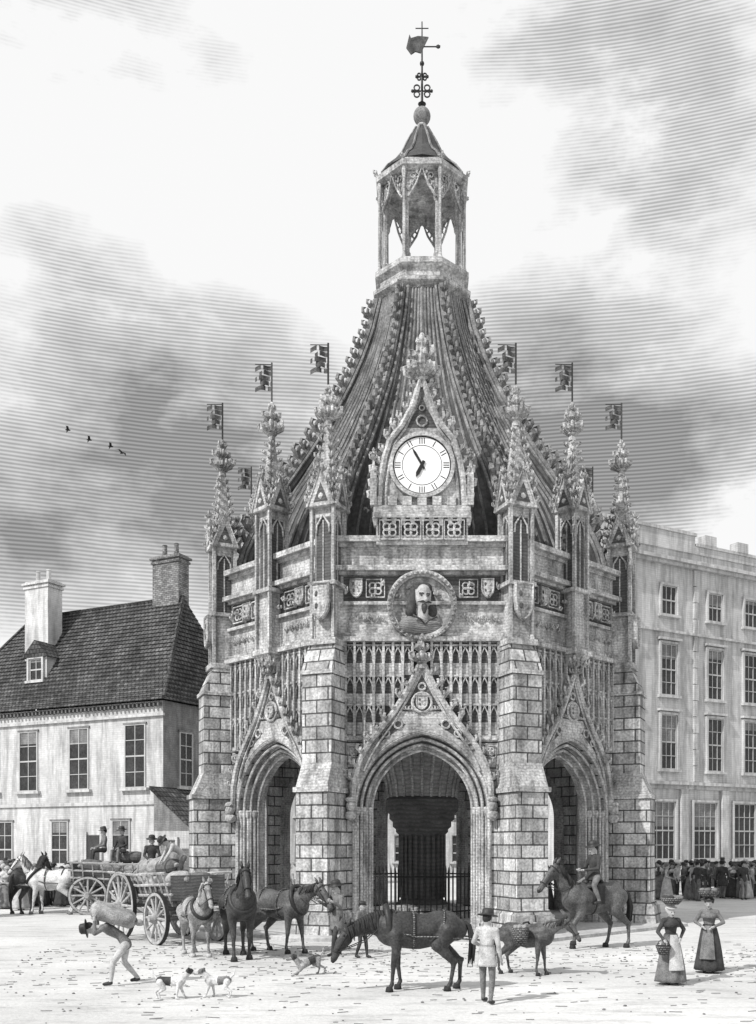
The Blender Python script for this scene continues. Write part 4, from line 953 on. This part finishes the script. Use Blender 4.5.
for q, (fm_, hk, ps) in enumerate(((False, 'top', dict(anL=(.12, -.15, .08), anR=(-.1, .15, .08))), (False, 'brim', dict(elL=(.32, 0, 1.18), wrL=(.15, -.2, 1.15))), (True, 'bonnet', dict(wrL=(.12, -.2, 1.05), wrR=(-.12, -.2, 1.05))), (False, 'cap', dict(face=(.5, -.8, 0))))):
    mb, J, hd = human_geo(ps, .035, female=fm_); hat_geo(mb, hd, hk, 5)
    if fm_: skirt_geo(mb, 1.12, .06, .14, .36, 6); mb.lathe([(.2, 0), (.19, .08), (.07, .2)], 12, c=(0, .01, 1.27), mi=7)
    elif q % 2 == 0: skirt_geo(mb, 1.12, .6, .15, .21, 0)
    CV.append(((np.concatenate(mb.v), mb.f, mb.m), hk, fm_))
random.seed(5)
pts = [(random.uniform(-25, -14), random.uniform(6, 15), random.uniform(0, 6.28)) for _ in range(60)] + [(random.uniform(-20, -16.2), random.uniform(4.5, 9), random.uniform(0, 6.28)) for _ in range(34)] + [(random.uniform(-17.6, -16.6), random.uniform(-.5, 2), random.uniform(0, 6.28)) for _ in range(5)]
crowd('crowd_of_townspeople', pts, 1)
pts = [(random.uniform(12, 20), 0, random.uniform(0, 6.28)) for _ in range(44)]
pts = [(x, 11.5 + (x - 12) * .35 + random.uniform(-1.5, 4), a) for x, _, a in pts]
crowd('crowd_of_townspeople', pts, 2)
crowd('crowd_of_townspeople', [(-2.5, 11, 1), (2.2, 12, 2), (6.5, 9, .4), (-6.2, 8, 3), (5.2, 3.4, 1), (3.6, 6.5, 2.)], 4)
mb = MB()
for x, z in ((-20.2, 27.4), (-18.9, 27.0), (-21.5, 28.0), (-18.2, 26.6)):
    mb.M = T4(x, 22, z, rz=random.uniform(-.5, .5), sc=.75); mb.blob((0, 0, 0), (.22, .08, .07), ICO2, 0, 0)
    for sy in (1, -1): mb.add([(.1, 0, 0), (-.1, 0, 0), (-.12, .35 * sy, .14), (.05, .4 * sy, .15), (-.15, .75 * sy, .03)], [[0, 1, 2, 3], [3, 2, 4]], 0)
mb.M = np.eye(4); obj('flock_of_birds', mb.mesh('birds', [BLACK]))

# ------------------------------------------------------------ world
w = bpy.data.worlds.new('World'); scene.world = w; w.use_nodes = True
nt = w.node_tree; h = NT(nt); bg = nt.nodes['Background']
SUN_EL, TOX, TOY = 43, -.74, -.67
sky = h.n('ShaderNodeTexSky', sky_type='NISHITA'); sky.sun_disc = False
sky.sun_elevation = rad(SUN_EL); sky.sun_rotation = math.atan2(TOX, TOY) % (2 * PI)
bw = h.n('ShaderNodeRGBToBW'); h.put(bw.inputs[0], sky.outputs[0])
tc = h.n('ShaderNodeTexCoord'); sp = h.n('ShaderNodeSeparateXYZ'); h.put(sp.inputs[0], tc.outputs['Generated'])
X, Y, Z = sp.outputs
hyp = h.m('MAXIMUM', h.m('SQRT', h.m('ADD', h.m('MULTIPLY', X, X), h.m('MULTIPLY', Y, Y))), .001)
vv = h.m('DIVIDE', Z, hyp); uu = h.m('ARCTAN2', X, Y)
tot = None
for u0, v0, su, sv, am in ((-.26, .46, .12, .08, .75), (-.42, .29, .17, .07, .95), (-.15, .35, .1, .11, .85), (-.30, .38, .12, .06, .5), (.13, .44, .11, .10, 1.0), (.27, .40, .12, .05, .7), (.2, .34, .12, .05, .6), (.24, .72, .1, .15, .5), (.12, .82, .1, .05, .25), (-.33, .8, .14, .07, .24), (-.37, .57, .07, .04, .2)):
    a = h.m('DIVIDE', h.m('SUBTRACT', uu, u0), su); c_ = h.m('DIVIDE', h.m('SUBTRACT', vv, v0), sv)
    g = h.m('MULTIPLY', h.m('EXPONENT', h.m('MULTIPLY', h.m('ADD', h.m('MULTIPLY', a, a), h.m('MULTIPLY', c_, c_)), -1.)), am)
    tot = g if tot is None else h.m('ADD', tot, g)
cv = h.comb(uu, h.m('MULTIPLY', vv, 1.4), 0.)
nz = h.noise(cv, 7.5, 6, .58)
mask = h.m('ADD', tot, h.m('MULTIPLY', h.m('SUBTRACT', nz, .5), h.m('ADD', h.m('MULTIPLY', tot, 3.), .35)))
mask = h.mr(mask, .12, 1.0, 0., 1.)
wob = h.noise(cv, 5, 2)
s_ = h.m('MULTIPLY_ADD', h.m('SINE', h.m('ADD', h.m('MULTIPLY', vv, 2 * PI * 980 / 3.7), h.m('MULTIPLY', wob, 16.))), .5, .5)
line = h.m('MULTIPLY', h.m('MULTIPLY', s_, h.mr(mask, .0, .25, 0., 1.)), .4)
val = h.m('SUBTRACT', h.m('SUBTRACT', 1., h.m('MULTIPLY', mask, .58)), h.m('MULTIPLY', line, h.m('SUBTRACT', 1., h.m('MULTIPLY', mask, .5))))
tv = h.m('ADD', h.m('MULTIPLY', val, 9.4), h.m('MULTIPLY', bw.outputs[0], .06))
h.put(bg.inputs['Color'], h.comb(tv, tv, tv)); bg.inputs['Strength'].default_value = .1
sd = bpy.data.lights.new('sun', 'SUN'); sd.energy = 4.6; sd.angle = rad(.5); sd.color = (1, .992, .98)
so = bpy.data.objects.new('sun', sd); scene.collection.objects.link(so)
v_ = Vector((TOX, TOY, 0)).normalized() * math.cos(rad(SUN_EL)); v_.z = math.sin(rad(SUN_EL))
so.rotation_euler = v_.to_track_quat('Z', 'Y').to_euler(); so.location = (-20, -30, 40)
cd = bpy.data.cameras.new('camera'); cam = bpy.data.objects.new('camera', cd); scene.collection.objects.link(cam)
cam.location = (0, -37.5, 2.8); cam.rotation_euler = (PI / 2, 0, 0)
cd.sensor_width = 36; cd.lens = 980 / 1024 * 36; cd.shift_x = -44 / 1024; cd.shift_y = 333 / 1024; cd.clip_end = 5000
scene.camera = cam
scene.view_settings.view_transform = 'Standard'; scene.view_settings.look = 'None'; scene.view_settings.exposure = 0
